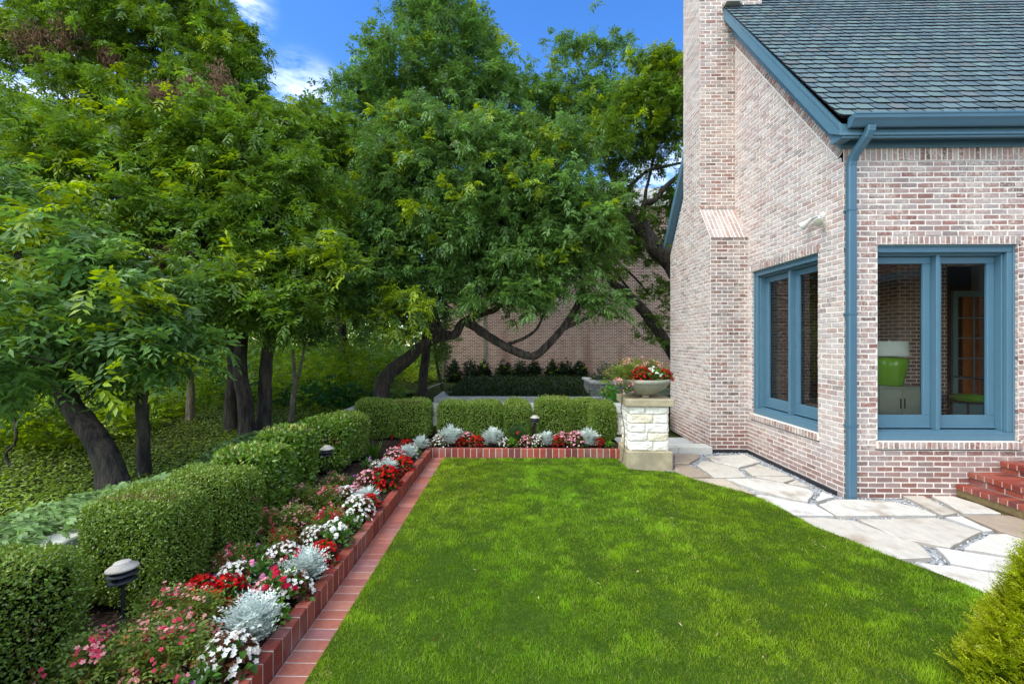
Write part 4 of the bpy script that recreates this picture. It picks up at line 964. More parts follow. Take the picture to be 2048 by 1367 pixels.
# ================================================================== PLANTS
def hedge(name, label, cat, x0, x1, y0, y1, z1, n, L, seed, z0=.14, col=None, group='clipped boxwood shrubs in the hedge', top=.6, trunk=False, p=4.6, W=.55):
    rng = np.random.default_rng(seed); c = np.array([(x0 + x1) / 2, (y0 + y1) / 2, (z0 + z1) / 2]); h = np.array([(x1 - x0) / 2, (y1 - y0) / 2, (z1 - z0) / 2])
    q = rng.uniform(-1, 1, (n, 3)); f = rng.choice(3, n, p=(h[[1, 0, 0]] * h[[2, 2, 1]]) / (h[[1, 0, 0]] * h[[2, 2, 1]]).sum()); q[np.arange(n), f] = np.sign(q[np.arange(n), f])
    def shape(q):
        v = q / (np.abs(q) ** p).sum(1, keepdims=True) ** (1 / p)
        w_ = c + v * h
        lump = .045 * np.sin(w_[:, :1] * 9 + seed) * np.cos(w_[:, 1:2] * 8 + seed * 2) + .025 * np.sin(w_[:, 2:3] * 13 + w_[:, 1:2] * 7 + seed)
        return v, c + v * h * (1 + lump * .35 / h.mean())
    v, P = shape(q)
    Nn = unit(np.sign(q) * np.abs(v) ** 5 + rng.normal(0, .08, (n, 3)))
    dep = rng.random((n, 1)) ** 1.6 * .06
    P = P - Nn * dep + rng.normal(0, .006, (n, 3)) + Nn * .006
    stray = rng.random(n) < .06; P[stray] += Nn[stray] * rng.uniform(.01, .035, (stray.sum(), 1))
    D = unit(Nn * .55 + rng.normal(0, .7, (n, 3)) + np.array([0, 0, .25]))
    LN = unit(Nn + rng.normal(0, .55, (n, 3)) + np.array([0, 0, .3]))
    base = np.array(col if col is not None else srgb(112, 140, 50))
    C = base * np.clip(rng.normal(1, .28, (n, 1)), .45, 1.9)
    yl = rng.random(n) < np.where(Nn[:, 2] > .5, top * .5, .05); C[yl] = np.array(srgb(150, 168, 70)) * rng.uniform(.6, 1.15, (yl.sum(), 1))
    bw = (rng.random(n) < .5) & (np.sin(P[:, 1] * 6.1 + seed) * np.sin(P[:, 2] * 9 + seed * 3) > .93); C[bw] = np.array(srgb(134, 110, 66)) * rng.uniform(.6, 1.1, (bw.sum(), 1))
    pl = rng.random(n) < .03; C[pl] = np.array(srgb(190, 196, 130)) * rng.uniform(.6, 1, (pl.sum(), 1))
    Q = leaf_quads(P, D, LN, L * rng.uniform(.7, 1.25, n), L * W * rng.uniform(.8, 1.2, n), .15, .05)
    # woody core
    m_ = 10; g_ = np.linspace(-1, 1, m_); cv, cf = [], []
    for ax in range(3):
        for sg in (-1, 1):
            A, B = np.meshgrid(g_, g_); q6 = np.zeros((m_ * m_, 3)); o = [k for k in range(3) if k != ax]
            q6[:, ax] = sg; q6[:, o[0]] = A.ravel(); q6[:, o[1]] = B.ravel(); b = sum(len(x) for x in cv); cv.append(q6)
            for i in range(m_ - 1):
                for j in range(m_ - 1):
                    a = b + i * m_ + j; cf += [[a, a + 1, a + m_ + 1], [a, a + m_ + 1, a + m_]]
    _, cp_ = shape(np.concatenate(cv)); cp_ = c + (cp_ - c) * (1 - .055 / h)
    org = (c[0], c[1], z0)
    if trunk:
        rt = thing(name, label, cat, org, group)
        leaf_mesh('foliage', Q, C, M['boxleaf'], rt, extra=(cp_, np.array(cf), (1, 1, 1), M['core']))
        tb = MB()
        for k in range(3):
            x = c[0] + .05 * (k - 1); tb.tube([(x, c[1] + .03 * k, .05), (x + .03, c[1] - .02 + .03 * k, .2), (x - .02 + .05 * k, c[1], z0 + .15)], [.022, .017, .012], 7)
        tb.build('trunk', M['palebark'], rt); return rt
    o = leaf_mesh(name, Q, C, M['boxleaf'], None, org, extra=(cp_, np.array(cf), (1, 1, 1), M['core']))
    return tag(o, label, cat, group)
BX = 'boxwood_shrub'
hedge(BX, 'nearest boxwood block at the lower left, just before the first path light', 'hedge shrub', -3.06, -2.36, .9, 2.52, .88, 52000, .020, 1)
hedge(BX, 'long clipped boxwood block just beyond the nearest path light', 'hedge shrub', -3.0, -2.33, 2.90, 3.43, .89, 40000, .020, 2)
hedge(BX, 'boxwood cube joined to the far end of the long clipped block', 'hedge shrub', -2.98, -2.31, 3.55, 4.06, .86, 30000, .021, 3)
LG = srgb(100, 134, 44)
hedge('broadleaf_shrub', 'broad-leaved clipped shrub with bare stems in the middle of the left hedge', 'hedge shrub', -3.0, -2.38, 4.24, 4.77, .88, 7500, .055, 4, z0=.28, col=LG, group='broad-leaved shrubs in the left hedge', trunk=True, p=4, W=.5)
hedge('broadleaf_shrub', 'taller broad-leaved shrub touching the hedge gap before the second path light', 'hedge shrub', -3.0, -2.40, 4.92, 5.42, .95, 7500, .052, 5, z0=.24, col=LG, group='broad-leaved shrubs in the left hedge', trunk=True, p=4, W=.5)
hedge('broadleaf_shrub', 'broad-leaved shrub immediately beyond the second path light', 'hedge shrub', -2.98, -2.36, 5.95, 6.52, .90, 7000, .050, 6, z0=.2, col=LG, group='broad-leaved shrubs in the left hedge', trunk=True, p=4.5, W=.5)
hedge(BX, 'narrow boxwood at the far end of the left row, before the hedge corner', 'hedge shrub', -2.90, -2.33, 6.60, 7.10, .86, 14000, .026, 7)
BY0, BY1 = 8.12, 8.66
def bk(px0, px1, Y):
    return at_x(px0, Y, 0).x, at_x(px1, Y, 0).x
rows = [(700, 787, 'boxwood ball at the back corner where the two hedge rows meet', .86), (780, 858, 'boxwood left of the open gap in the back hedge row', .87),
        (872, 937, 'boxwood just right of the open gap in the back hedge row', .85), (930, 1003, 'back row boxwood merged with its left neighbour behind silver foliage', .86),
        (1005, 1063, 'narrow back row boxwood directly left of the far path light', .86), (1070, 1150, 'tallest rounded back row boxwood directly right of the far path light', .91),
        (1143, 1196, 'back row boxwood set slightly behind between two larger ones', .87), (1183, 1237, 'last back row boxwood touching the limestone pillar', .84)]
for i, (a, b, lab, zt) in enumerate(rows):
    yo = .12 if i == 6 else (-.12 if i == 7 else 0)
    xa, xb = bk(a, b, BY0 + yo); hedge(BX, lab, 'hedge shrub', xa, xb, BY0 + yo, BY1 + yo, zt, 19000, .026, 20 + i, p=4.4, group='clipped boxwood shrubs in the hedge')

# ------------------------------------------------------------------ bedding plants
def mound(rng, n, r, h, flat=.0):
    a = rng.uniform(0, 2 * math.pi, n); t = np.sqrt(rng.random(n)); el = rng.uniform(0, 1, n)
    N_ = np.stack([np.cos(a) * t, np.sin(a) * t, np.sqrt(np.maximum(0, 1 - t * t))], -1)
    return N_ * np.array([r, r, h]), N_
def blooms(rng, P, Nn, size, petals, col, colvar=.08, cup=.15, shape=.75, center=None):
    """flat petals round a centre"""
    n = len(P); Nn = unit(Nn); X = unit(np.cross(Nn, rng.normal(0, 1, (n, 3)))); Y = np.cross(Nn, X); Qs, Cs = [], []
    col = np.broadcast_to(np.asarray(col, float), (n, 3)) * (1 + rng.normal(0, colvar, (n, 1)))
    for k in range(petals):
        a = 2 * math.pi * k / petals; D = X * math.cos(a) + Y * math.sin(a) + Nn * cup
        Qs.append(leaf_quads(P.copy(), D, Nn, size * rng.uniform(.85, 1.1, n), size * shape, .05)); Cs.append(np.clip(col * rng.uniform(.92, 1.05, (n, 1)), 0, .9))
    if center is not None:
        for k in range(2):
            D = X * (1 - 2 * k); Qs.append(leaf_quads(P + Nn * size * .1 - D * size * .15, D, Nn, size * .3, size * .28, .0)); Cs.append(np.broadcast_to(np.array(center), (n, 3)))
    return np.concatenate(Qs), np.concatenate(Cs)
WHT, PNK, RED, CRM, PUR, LIL, ROS = srgb(240, 238, 230), srgb(240, 172, 184), srgb(196, 16, 10), srgb(190, 10, 52), srgb(176, 40, 190), srgb(214, 176, 220), srgb(214, 52, 88)
BRZ, GRN, LGR = np.array(srgb(98, 64, 40)), np.array(srgb(74, 116, 38)), np.array(srgb(104, 150, 40))
def foliage(rng, n, r, h, L, W, col, var=.25, jit=.25):
    P, Nn = mound(rng, n, r, h); P *= rng.uniform(.45, .95, (n, 1)); P[:, 2] += .01
    D = unit(Nn * .8 + rng.normal(0, .5, (n, 3))); C = np.array(col) * np.clip(rng.normal(1, var, (n, 1)), .4, 1.8)
    return leaf_quads(P, D, unit(Nn + rng.normal(0, jit, (n, 3)) + np.array([0, 0, .6])), L * rng.uniform(.7, 1.2, n), W * rng.uniform(.8, 1.2, n), .15, .2), C
def stems(mb, rng, pts, col=(.06, .1, .03), r=.0025):
    for p in pts[:14]: mb.tube([(0, 0, 0), (p[0] * .45, p[1] * .45, p[2] * .6), tuple(p)], [r * 1.4, r, r * .7], 4, col)
PROTO = {}
def proto(kind, seed):
    key = (kind, seed)
    if key in PROTO: return PROTO[key]
    rng = np.random.default_rng(hash(kind) % 9999 + seed * 77 if False else sum(map(ord, kind)) + seed * 77)
    parts = []
    base = kind.split('_')[0]
    if base == 'miller':
        r, h = .13, .26; n = 170
        a = rng.uniform(0, 6.283, n); t = rng.uniform(.1, 1, n) ** .7
        P = np.stack([np.cos(a) * t * r * .35, np.sin(a) * t * r * .35, rng.uniform(.02, h * .55, n)], -1)
        A = np.stack([np.cos(a) * t * .95, np.sin(a) * t * .95, 1.15 - t * .8], -1)
        C = np.array(srgb(216, 226, 220)) * rng.uniform(.72, 1.08, (n, 1))
        Q, Cq = compound(rng, P, A, rng.uniform(.08, .14, n), 6, .030, .0105, C, .05, -.1, .12)
        parts.append(('foliage', Q, Cq, 'silver'))
    elif base == 'begonia':
        colr = {'red': RED, 'white': WHT, 'pink': PNK}[kind.split('_')[1]]; fol = BRZ if kind.split('_')[1] != 'red' else np.array(srgb(96, 40, 28))
        r, h = .14, .17
        Q, C = foliage(rng, 210, r, h, .05, .045, fol, .3); mixg = rng.random(len(C)) < .35; C[mixg] = GRN * rng.uniform(.6, 1.3, (mixg.sum(), 1)); parts.append(('foliage', Q, C, 'leaf'))
        n = 140 if kind.split('_')[1] == 'red' else 125
        P, Nn = mound(rng, n, r * 1.02, h * 1.12); P += rng.normal(0, .008, (n, 3)); Nn = unit(Nn + rng.normal(0, .4, (n, 3)) + np.array([0, -.2, .2]))
        Q, C = blooms(rng, P, Nn, .0165, 5, colr, .12, .3, .8, srgb(230, 190, 60) if kind.split('_')[1] != 'red' else None); parts.append(('flowers', Q, C, 'petal'))
    elif base == 'rose':
        colr = {'pink': srgb(216, 78, 108), 'crimson': CRM, 'pale': srgb(226, 176, 160), 'bud': srgb(206, 40, 40)}[kind.split('_')[1]]; r, h = .22, .26
        n = 330; P, Nn = mound(rng, n, r, h); P *= rng.uniform(.4, 1.0, (n, 1)); C = np.array(srgb(112, 136, 58)) * rng.uniform(.5, 1.5, (n, 1))
        rd_ = rng.random(n) < .15; C[rd_] = np.array(srgb(150, 110, 60)) * rng.uniform(.7, 1.2, (rd_.sum(), 1))
        Q, Cq = compound(rng, P, unit(Nn + rng.normal(0, .5, (n, 3))), rng.uniform(.05, .08, n), 2, .026, .016, C, .1, .1, .1); parts.append(('foliage', Q, Cq, 'leaf'))
        nc = 26 if 'crimson' in kind else 15; cP, cN = mound(rng, nc, r * .95, h * 1.08); k = 6
        P = np.repeat(cP, k, 0) + rng.normal(0, .02, (nc * k, 3)); Nn = unit(np.repeat(cN, k, 0) + rng.normal(0, .35, (nc * k, 3)) + np.array([0, -.2, .3]))
        pale = rng.random(nc * k) < .4; cc = np.where(pale[:, None], np.array(srgb(236, 170, 172)), np.array(colr))
        if 'crimson' in kind: cc = np.where(rng.random((nc * k, 1)) < .12, np.array(srgb(236, 170, 172)), np.array(colr))
        Q, C = blooms(rng, P, Nn, .0135, 5, cc, .1, .3, .9); Q2, C2_ = blooms(rng, P + Nn * .004, Nn, .008, 4, cc * .85, .1, .8, .9)
        parts.append(('flowers', np.concatenate([Q, Q2]), np.concatenate([C, C2_]), 'petal'))
    elif base in ('pentas', 'vinca'):
        colr = {'white': WHT, 'pink': srgb(234, 150, 186), 'crimson': srgb(196, 20, 60), 'purple': PUR, 'lilac': LIL, 'coral': srgb(230, 70, 50)}[kind.split('_')[1]]; r, h = .12, .20
        Q, C = foliage(rng, 150, r * 1.1, h, .06, .025, GRN, .28, .3); parts.append(('foliage', Q, C, 'leaf'))
        few = kind.split('_')[1] in ('purple', 'lilac', 'coral')
        nc = 4 if few else 9; cP, cN = mound(rng, nc, r * .95, h * 1.15); k = 9
        off = rng.normal(0, 1, (nc * k, 3)); P = np.repeat(cP, k, 0) + unit(off) * .02 * rng.random((nc * k, 1)) ** .4
        Nn = unit(np.repeat(cN, k, 0) * .8 + unit(off) * .8 + np.array([0, 0, .3]))
        Q, C = blooms(rng, P, Nn, .0145, 5, colr, .1, .1, .7); parts.append(('flowers', Q, C, 'petal'))
    elif base == 'greens':
        Q, C = foliage(rng, 170, .12, .14, .06, .03, LGR, .25, .3); parts.append(('foliage', Q, C, 'leaf'))
    elif base == 'iris':
        n = 60; a = rng.uniform(0, 6.28, n); P = np.stack([np.cos(a) * .05, np.sin(a) * .05, 0 * a], -1) * rng.random((n, 1)); D = np.stack([np.cos(a) * .3, np.sin(a) * .3, 1 + 0 * a], -1)
        Q = leaf_quads(P, D, rdir(rng, n), rng.uniform(.2, .36, n), .022, .1, .1); C = np.array(srgb(76, 116, 30)) * rng.uniform(.6, 1.3, (n, 1)); parts.append(('foliage', Q, C, 'leaf'))
    elif base == 'bush':
        n = 260; P, Nn = mound(rng, n, .24, .38); P *= rng.uniform(.3, 1.0, (n, 1)); C = np.array(srgb(58, 88, 44)) * rng.uniform(.5, 1.5, (n, 1))
        Q, Cq = compound(rng, P, unit(Nn + rng.normal(0, .5, (n, 3)) + np.array([0, 0, .5])), rng.uniform(.06, .09, n), 2, .03, .018, C, .1, .05, .1); parts.append(('foliage', Q, Cq, 'leaf'))
        nc = 5 if 'red' in kind else 1; cP, cN = mound(rng, nc, .2, .40); Q, C = blooms(rng, np.repeat(cP, 3, 0) + rng.normal(0, .012, (nc * 3, 3)), np.repeat(cN, 3, 0) + rng.normal(0, .3, (nc * 3, 3)), .02, 6, srgb(196, 30, 40), .1, .4, .9); parts.append(('flowers', Q, C, 'petal'))
    NM = {'miller': 'dusty_miller', 'begonia': 'begonia', 'rose': 'drift_rose', 'pentas': 'pentas', 'vinca': 'vinca', 'greens': 'leafy_plant', 'iris': 'iris', 'bush': 'rose_bush'}[base]
    PROTO[key] = (NM, parts); return PROTO[key]
MESHC = {}
def put(kind, seed, loc, scale, rot, label, group):
    NM, parts = proto(kind, seed)
    t = bpy.data.objects.new(NM, None); COL.objects.link(t); t.empty_display_size = .05; t.location = loc; t.rotation_euler = (0, 0, rot); t.scale = (scale,) * 3
    t['label'] = label; t['category'] = 'foliage plant' if NM in ('dusty_miller', 'leafy_plant', 'iris') else 'flowering plant'; t['group'] = group
    for (pn, Q, C, mt) in parts:
        key = (kind, seed, pn)
        if key not in MESHC:
            o = leaf_mesh(pn, Q, C, M[mt]); COL.objects.unlink(o); o['kind'] = 'stuff'; MESHC[key] = o
        c = MESHC[key].copy(); c.name = pn; COL.objects.link(c); c.parent = t; c.location = (0, 0, 0)
    return t
KD = {'miller': 'silver dusty miller with feathery leaves', 'begonia_red': 'red begonia with bronze leaves', 'begonia_white': 'white begonia with bronze leaves', 'begonia_pink': 'pale pink begonia with bronze leaves',
      'rose_pink': 'pink drift rose with small leaves', 'rose_crimson': 'crimson drift rose', 'rose_pale': 'pale pink drift rose', 'pentas_white': 'white pentas', 'pentas_pink': 'soft pink pentas', 'pentas_crimson': 'crimson pentas',
      'pentas_purple': 'purple flower', 'pentas_lilac': 'lilac flower', 'pentas_coral': 'coral pentas', 'vinca_white': 'white vinca', 'greens': 'leafy green plant', 'iris': 'sword-leaved green clump', 'bush_red': 'loose dark rose bush with red blooms', 'bush_green': 'loose dark green bush'}
SHORT = {'miller': 'dusty miller', 'begonia_red': 'red begonia', 'begonia_white': 'white begonia', 'begonia_pink': 'pink begonia', 'rose_pink': 'pink rose', 'rose_crimson': 'crimson rose', 'rose_pale': 'pale rose', 'pentas_white': 'white pentas', 'pentas_pink': 'pink pentas',
         'pentas_crimson': 'crimson pentas', 'pentas_purple': 'purple flower', 'pentas_lilac': 'lilac flower', 'pentas_coral': 'coral pentas', 'vinca_white': 'white vinca', 'greens': 'leafy plant', 'iris': 'sword-leaved clump', 'bush_red': 'red rose bush', 'bush_green': 'dark bush'}
# left bed, near to far: kind, pixel of the middle of the clump, scale, extra label words
bed = [('rose_pink', 175, 1350, 1.15, 'at the very front left corner of the bed'), ('rose_pale', 270, 1335, 1.1, 'low in the lower left, second clump from the corner'), ('rose_pink', 350, 1320, 1.1, 'left of the front purple flower'),
       ('pentas_purple', 420, 1338, .8, 'single magenta bloom among the front roses'), ('begonia_white', 478, 1312, 1.0, 'beside the first bricks, below the front silver plant'),
       ('rose_pink', 330, 1235, 1.1, 'against the mulch behind the front path light foot'), ('rose_pale', 400, 1232, 1.0, 'left of the front silver plant'), ('begonia_red', 455, 1190, 1.05, 'directly behind the front silver plant'),
       ('miller', 503, 1250, 1.08, 'largest and nearest one by the brick edging'), ('greens', 545, 1215, .9, 'wedged behind the front silver plant by the bricks'),
       ('begonia_red', 400, 1180, .9, 'at the mulch side, near the front'), ('begonia_white', 470, 1160, 1.05, 'left of the crimson pentas'), ('pentas_purple', 432, 1160, .6, 'small bloom on the mulch edge by white begonias'), ('pentas_pink', 515, 1148, 1.0, 'between two white begonias'),
       ('pentas_crimson', 560, 1180, 1.05, 'close to the edging between the two big silver plants'), ('begonia_white', 590, 1170, .95, 'hugging the bricks left of the second silver plant'), ('miller', 622, 1140, 1.02, 'second one from the front, by the bricks'),
       ('begonia_white', 563, 1115, 1.0, 'behind the soft pink pentas'), ('pentas_lilac', 515, 1110, .75, 'by the mulch in front of the crimson roses'), ('rose_crimson', 560, 1080, .8, 'brightest cluster at the mulch side'), ('begonia_red', 652, 1105, .9, 'small patch right behind the second silver plant'),
       ('vinca_white', 680, 1075, 1.05, 'beside the edging in the middle of the run'), ('rose_crimson', 660, 1045, .95, 'largest crimson mass in the middle of the bed'), ('rose_pale', 590, 1042, 1.0, 'leafy one before the bare-stemmed shrub'), ('vinca_white', 700, 1045, .85, 'beside the bricks next to the crimson mass'),
       ('rose_pale', 610, 1000, 1.05, 'spreading one near the second path light'), ('rose_pink', 655, 1000, 1.0, 'between the path light and white begonias'), ('begonia_white', 715, 1018, 1.15, 'largest white mound by the bricks'), ('begonia_white', 690, 990, .95, 'behind the largest white mound'),
       ('miller', 733, 995, .88, 'third one from the front'), ('begonia_red', 757, 1003, .85, 'squeezed between third silver plant and edging'), ('begonia_pink', 735, 962, 1.1, 'left of the tall red mound'), ('pentas_purple', 708, 958, .7, 'at the mulch side beyond the path light'),
       ('begonia_red', 790, 962, 1.35, 'tallest red mound beside the edging'), ('miller', 775, 935, .85, 'behind the tallest red mound'), ('begonia_white', 757, 930, .8, 'left of the fourth silver plant'), ('begonia_pink', 790, 912, 1.1, 'large mound near the sword-leaved clump'), ('begonia_red', 825, 928, 1.0, 'beside the edging near the corner'),
       ('miller', 818, 905, .9, 'near the inner brick corner'), ('iris', 748, 905, .95, 'beside the lilac flower at the hedge foot'), ('pentas_lilac', 735, 925, .75, 'at the foot of the far hedge block'), ('begonia_red', 812, 890, .9, 'between corner silver plants'), ('miller', 842, 888, .95, 'at the turn of the flower bed'), ('pentas_white', 845, 903, .7, 'by the last bricks of the left run'),
       ('rose_pale', 318, 1282, 1.0, 'between the front roses and the first path light'), ('pentas_crimson', 590, 1128, .85, 'between the second silver plant and the crimson roses'), ('begonia_white', 628, 1072, .9, 'between the crimson clusters in the middle run'),
       ('rose_pink', 535, 1050, .95, 'at the bare-stemmed shrub foot'), ('begonia_pink', 530, 1180, .8, 'tucked against the front silver plant'), ('rose_pink', 470, 1120, .9, 'at the mulch edge behind the first path light'), ('begonia_pink', 705, 985, .85, 'beside the third silver plant'), ('rose_pale', 670, 965, .85, 'at the mulch edge beyond the second path light'),
       ('bush_red', 800, 865, 1.1, 'in front of the corner hedge'), ('bush_red', 835, 862, .9, 'beside the gap in the back hedge')]
back = [('begonia_white', 880, 885, .95), ('miller', 901, 873, 1.3), ('begonia_pink', 935, 880, .95), ('begonia_red', 922, 888, .75), ('begonia_red', 952, 887, .85), ('miller', 985, 880, 1.2), ('pentas_coral', 998, 872, .8), ('pentas_lilac', 1003, 884, .7), ('begonia_white', 1006, 890, .75),
        ('greens', 1022, 893, .85), ('bush_green', 1035, 868, .8), ('begonia_pink', 1053, 889, .85), ('begonia_white', 1076, 884, .95), ('miller', 1093, 887, 1.0), ('begonia_red', 1112, 890, .85), ('begonia_pink', 1125, 876, 1.0), ('begonia_pink', 1150, 885, 1.2), ('miller', 1177, 881, 1.15), ('begonia_red', 1198, 893, .7), ('greens', 1219, 896, .6)]
pr = random.Random(21); cnt = {}
for i, (k, px, py, sc_, ex_) in enumerate(bed):
    p = onZ(px, py, .24)
    p.x = min(p.x, -1.53 - .05 * sc_); p.z = .135
    lab = f"{KD[k]}, {ex_}"; lab = ' '.join(lab.split()[:16])
    cnt[k] = cnt.get(k, 0) + 1; put(k, cnt[k] % 3, p, sc_ * (.92 if k.startswith('rose') else 1.12), pr.uniform(0, 6.28), lab, 'bedding plants in the flower bed along the brick edging')
for i, (k, px, py, sc_) in enumerate(back):
    Yp = 7.72 if py > 880 or k == 'miller' else 7.88
    x = at_x(px, Yp, 0).x
    l_ = SHORT[back[i - 1][0]] if i else 'brick corner'; r_ = SHORT[back[i + 1][0]] if i < len(back) - 1 else 'stone pillar'
    lab = f"{SHORT[k]} in the back bed, between the {l_} and the {r_}"; lab = ' '.join(lab.split()[:16])
    cnt[k] = cnt.get(k, 0) + 1; put(k, cnt[k] % 3, (x, Yp, .14), sc_ * 1.15, pr.uniform(0, 6.28), lab, 'bedding plants in the back flower bed')
# planter bowl contents
up = [('rose_pale', -.33, -.08, 1.05, 'cascading over the left rim of the bowl'), ('rose_pale', -.12, .16, 1.0, 'standing tall at the back of the bowl'), ('begonia_red', -.08, -.17, .95, 'in the middle of the bowl'), ('vinca_white', .10, -.17, .85, 'right of the red begonia in the bowl'),
      ('begonia_red', .28, -.06, .8, 'at the right rim of the bowl'), ('begonia_red', -.28, .12, .7, 'at the far left of the bowl'), ('rose_pale', .16, .14, .95, 'at the back right of the bowl'), ('vinca_white', -.22, .2, .6, 'peeping over at the back left of the bowl'), ('pentas_pink', -.30, -.24, .55, 'hanging low over the left rim')]
for k, dx, dy, sc_, ex_ in up:
    cnt[k] = cnt.get(k, 0) + 1; lab = ' '.join(f"{KD[k]}, {ex_}".split()[:16])
    z = bc.z + (.23 if 'hanging' not in ex_ else .06) - (.05 if 'cascading' in ex_ else 0)
    put(k, cnt[k] % 3, (bc.x + dx * 1.1, bc.y + dy * 1.1, z), sc_ * 1.36, pr.uniform(0, 6.28), lab, 'flowers planted in the concrete bowl')
# ------------------------------------------------------------------ path lights
def path_light(label, loc, tilt, h=.62, scale=1.0):
    t = thing('path_light', label, 'garden light', loc, 'tiered garden path lights')
    o = Vector(loc)
    mb = MB(); mb.tube([o - Z_ * .05, o + Z_ * (h - .14)], .0125, 10); mb.lathe(o, [(.0, .0), (.028, 0), (.022, .10), (.016, .12), (.0, .12)], 12); mb.lathe(o + Z_ * (h - .16), [(.012, 0), (.02, .01), (.03, .03), (.045, .035), (.0, .036)], 14); mb.build('stake', M['dark'], t)
    mb = MB(); mb.lathe(o, [(.032, h - .13), (.034, h - .03), (0, h - .03)], 16); 
    for k in range(4):
        a = k * math.pi / 2 + .4; mb.tube([(o.x + .055 * math.cos(a), o.y + .055 * math.sin(a), o.z + h - .125), (o.x + .055 * math.cos(a), o.y + .055 * math.sin(a), o.z + h - .02)], .004, 5)
    mb.build('lamp_body', M['dark'], t)
    for k, (rr, zz) in enumerate(((.092, -.112), (.102, -.072))):
        mb = MB(); mb.lathe(o + Z_ * (h + zz), [(.036, .022), (rr * .7, .014), (rr, -.004), (rr, -.008), (rr * .7, .008), (.036, .015)], 32); mb.build('louvre', M['dark'], t)
    mb = MB(); mb.lathe(o + Z_ * (h - .035), [(0, .036), (.05, .034), (.056, .028), (.058, .022), (.10, .002), (.104, -.006), (.102, -.012), (.05, .0), (0, .006)], 36); mb.build('cap', M['lampgrey'], t)
    t.rotation_euler = tilt; t.scale = (.82, .82, 1)
    return t
l1 = onZ(243, 1190, .30)
path_light('nearest grey tiered path light leaning between the first two boxwood blocks', (-2.43, 2.70, .12), (math.radians(-3), math.radians(-4), 0), .47)
p2 = onZ(655, 972, .12); path_light('tiered path light standing in the mulch at the gap of the left hedge', p2, (0, math.radians(-1), 0), .52)
p3 = at_x(1070, 7.98, 0); path_light('small tiered path light in the back bed before the boxwood row', (p3.x, 7.98, .14), (0, 0, 0), .50)
# mulch chips
g = np.random.default_rng(8); n = 16000
X = g.uniform(-2.9, -1.52, n); Y = g.uniform(1.2, 9.0, n); bkm = g.random(n) < .25; X[bkm] = g.uniform(-2.9, 1.7, bkm.sum()); Y[bkm] = g.uniform(7.55, 8.9, bkm.sum())
P = np.stack([X, Y, .135 + .02 * np.sin(X * 5) * np.cos(Y * 4) * .8 + g.uniform(.0, .012, n)], -1); D = g.normal(0, 1, (n, 3)) * np.array([1, 1, .3])
Q = leaf_quads(P, D, np.array([0, 0, 1.0]) + g.normal(0, .3, (n, 3)), g.uniform(.015, .045, n), g.uniform(.008, .018, n), .02)
C = np.array(srgb(70, 58, 52)) * g.uniform(.35, 1.9, (n, 1)); tag(leaf_mesh('mulch', Q, C, M['mulch'], None, (-2, 4, .1)), 'dark shredded bark mulch covering the flower bed', 'mulch', kind='stuff')

# ------------------------------------------------------------------ lawn grass
def in_poly(X, Y, poly):
    ins = np.zeros(len(X), bool); n = len(poly)
    for i in range(n):
        x0, y0 = poly[i].x, poly[i].y; x1, y1 = poly[(i + 1) % n].x, poly[(i + 1) % n].y
        c_ = ((y0 > Y) != (y1 > Y)) & (X < (x1 - x0) * (Y - y0) / (y1 - y0 + 1e-12) + x0); ins ^= c_
    return ins
def vnoise(X, Y, rng, cell):
    gx, gy = X / cell + 50, Y / cell + 50; T_ = rng.normal(0, 1, (512, 512)); i, j = np.floor(gx).astype(int), np.floor(gy).astype(int); u, v = gx - i, gy - j; u = u * u * (3 - 2 * u); v = v * v * (3 - 2 * v)
    a = T_[i % 512, j % 512]; b = T_[(i + 1) % 512, j % 512]; c = T_[i % 512, (j + 1) % 512]; d_ = T_[(i + 1) % 512, (j + 1) % 512]
    return (a * (1 - u) + b * u) * (1 - v) + (c * (1 - u) + d_ * u) * v
def fbm(X, Y, rng, base=1.0, oct=4):
    o = np.zeros_like(X); a = 1
    for k in range(oct):
        for j in range(3):
            th_ = rng.uniform(0, 6.28); f_ = base * 2 ** k * rng.uniform(.7, 1.4); o += a * np.sin((X * math.cos(th_) + Y * math.sin(th_)) * f_ + rng.uniform(0, 6.28)) / 3
        a *= .6
    return o
g = np.random.default_rng(12)
Ys = []; n = 430000
u = g.random(n); Y = 2.1 * (7.4 / 2.1) ** (u ** .92); X = g.uniform(-1.24, 4.2, n)
k = in_poly(X, Y, lawn_poly); X, Y = X[k], Y[k]; n = len(X)
f1 = vnoise(X, Y, g, .55); f2 = vnoise(X, Y, g, .09) * .6 + vnoise(X, Y, g, .22) * .6; f3 = fbm(X, Y, g, 1.1, 2)
hgt = np.clip(.027 * (1 + .30 * f2 + .10 * f1) * g.uniform(.6, 1.3, n), .014, .085)
la = vnoise(X, Y, g, .12) * 3 + g.uniform(0, 6.28, n) * .8; lean = g.uniform(.25, 1.0, n) * (.75 + .2 * f1)
wd = .0022 + .0009 * (Y - 2) * g.uniform(.7, 1.1, n) ; wd = np.clip(wd, .0022, .0065)
lx, ly = np.cos(la) * lean * hgt, np.sin(la) * lean * hgt
fa = g.uniform(0, 3.14, n); wx, wy = np.cos(fa) * wd * .5, np.sin(fa) * wd * .5
z0_ = np.full(n, .02); hgt = hgt + .02
v0 = np.stack([X - wx, Y - wy, z0_], -1); v1 = np.stack([X + wx, Y + wy, z0_], -1)
v2 = np.stack([X + lx * .35 - wx * .8, Y + ly * .35 - wy * .8, hgt * .6], -1); v3 = np.stack([X + lx * .35 + wx * .8, Y + ly * .35 + wy * .8, hgt * .6], -1)
v4 = np.stack([X + lx, Y + ly, hgt * (1 - .25 * lean)], -1)
V = np.stack([v0, v1, v2, v3, v4], 1).reshape(-1, 3); b = np.arange(n, dtype=np.int32)[:, None] * 5
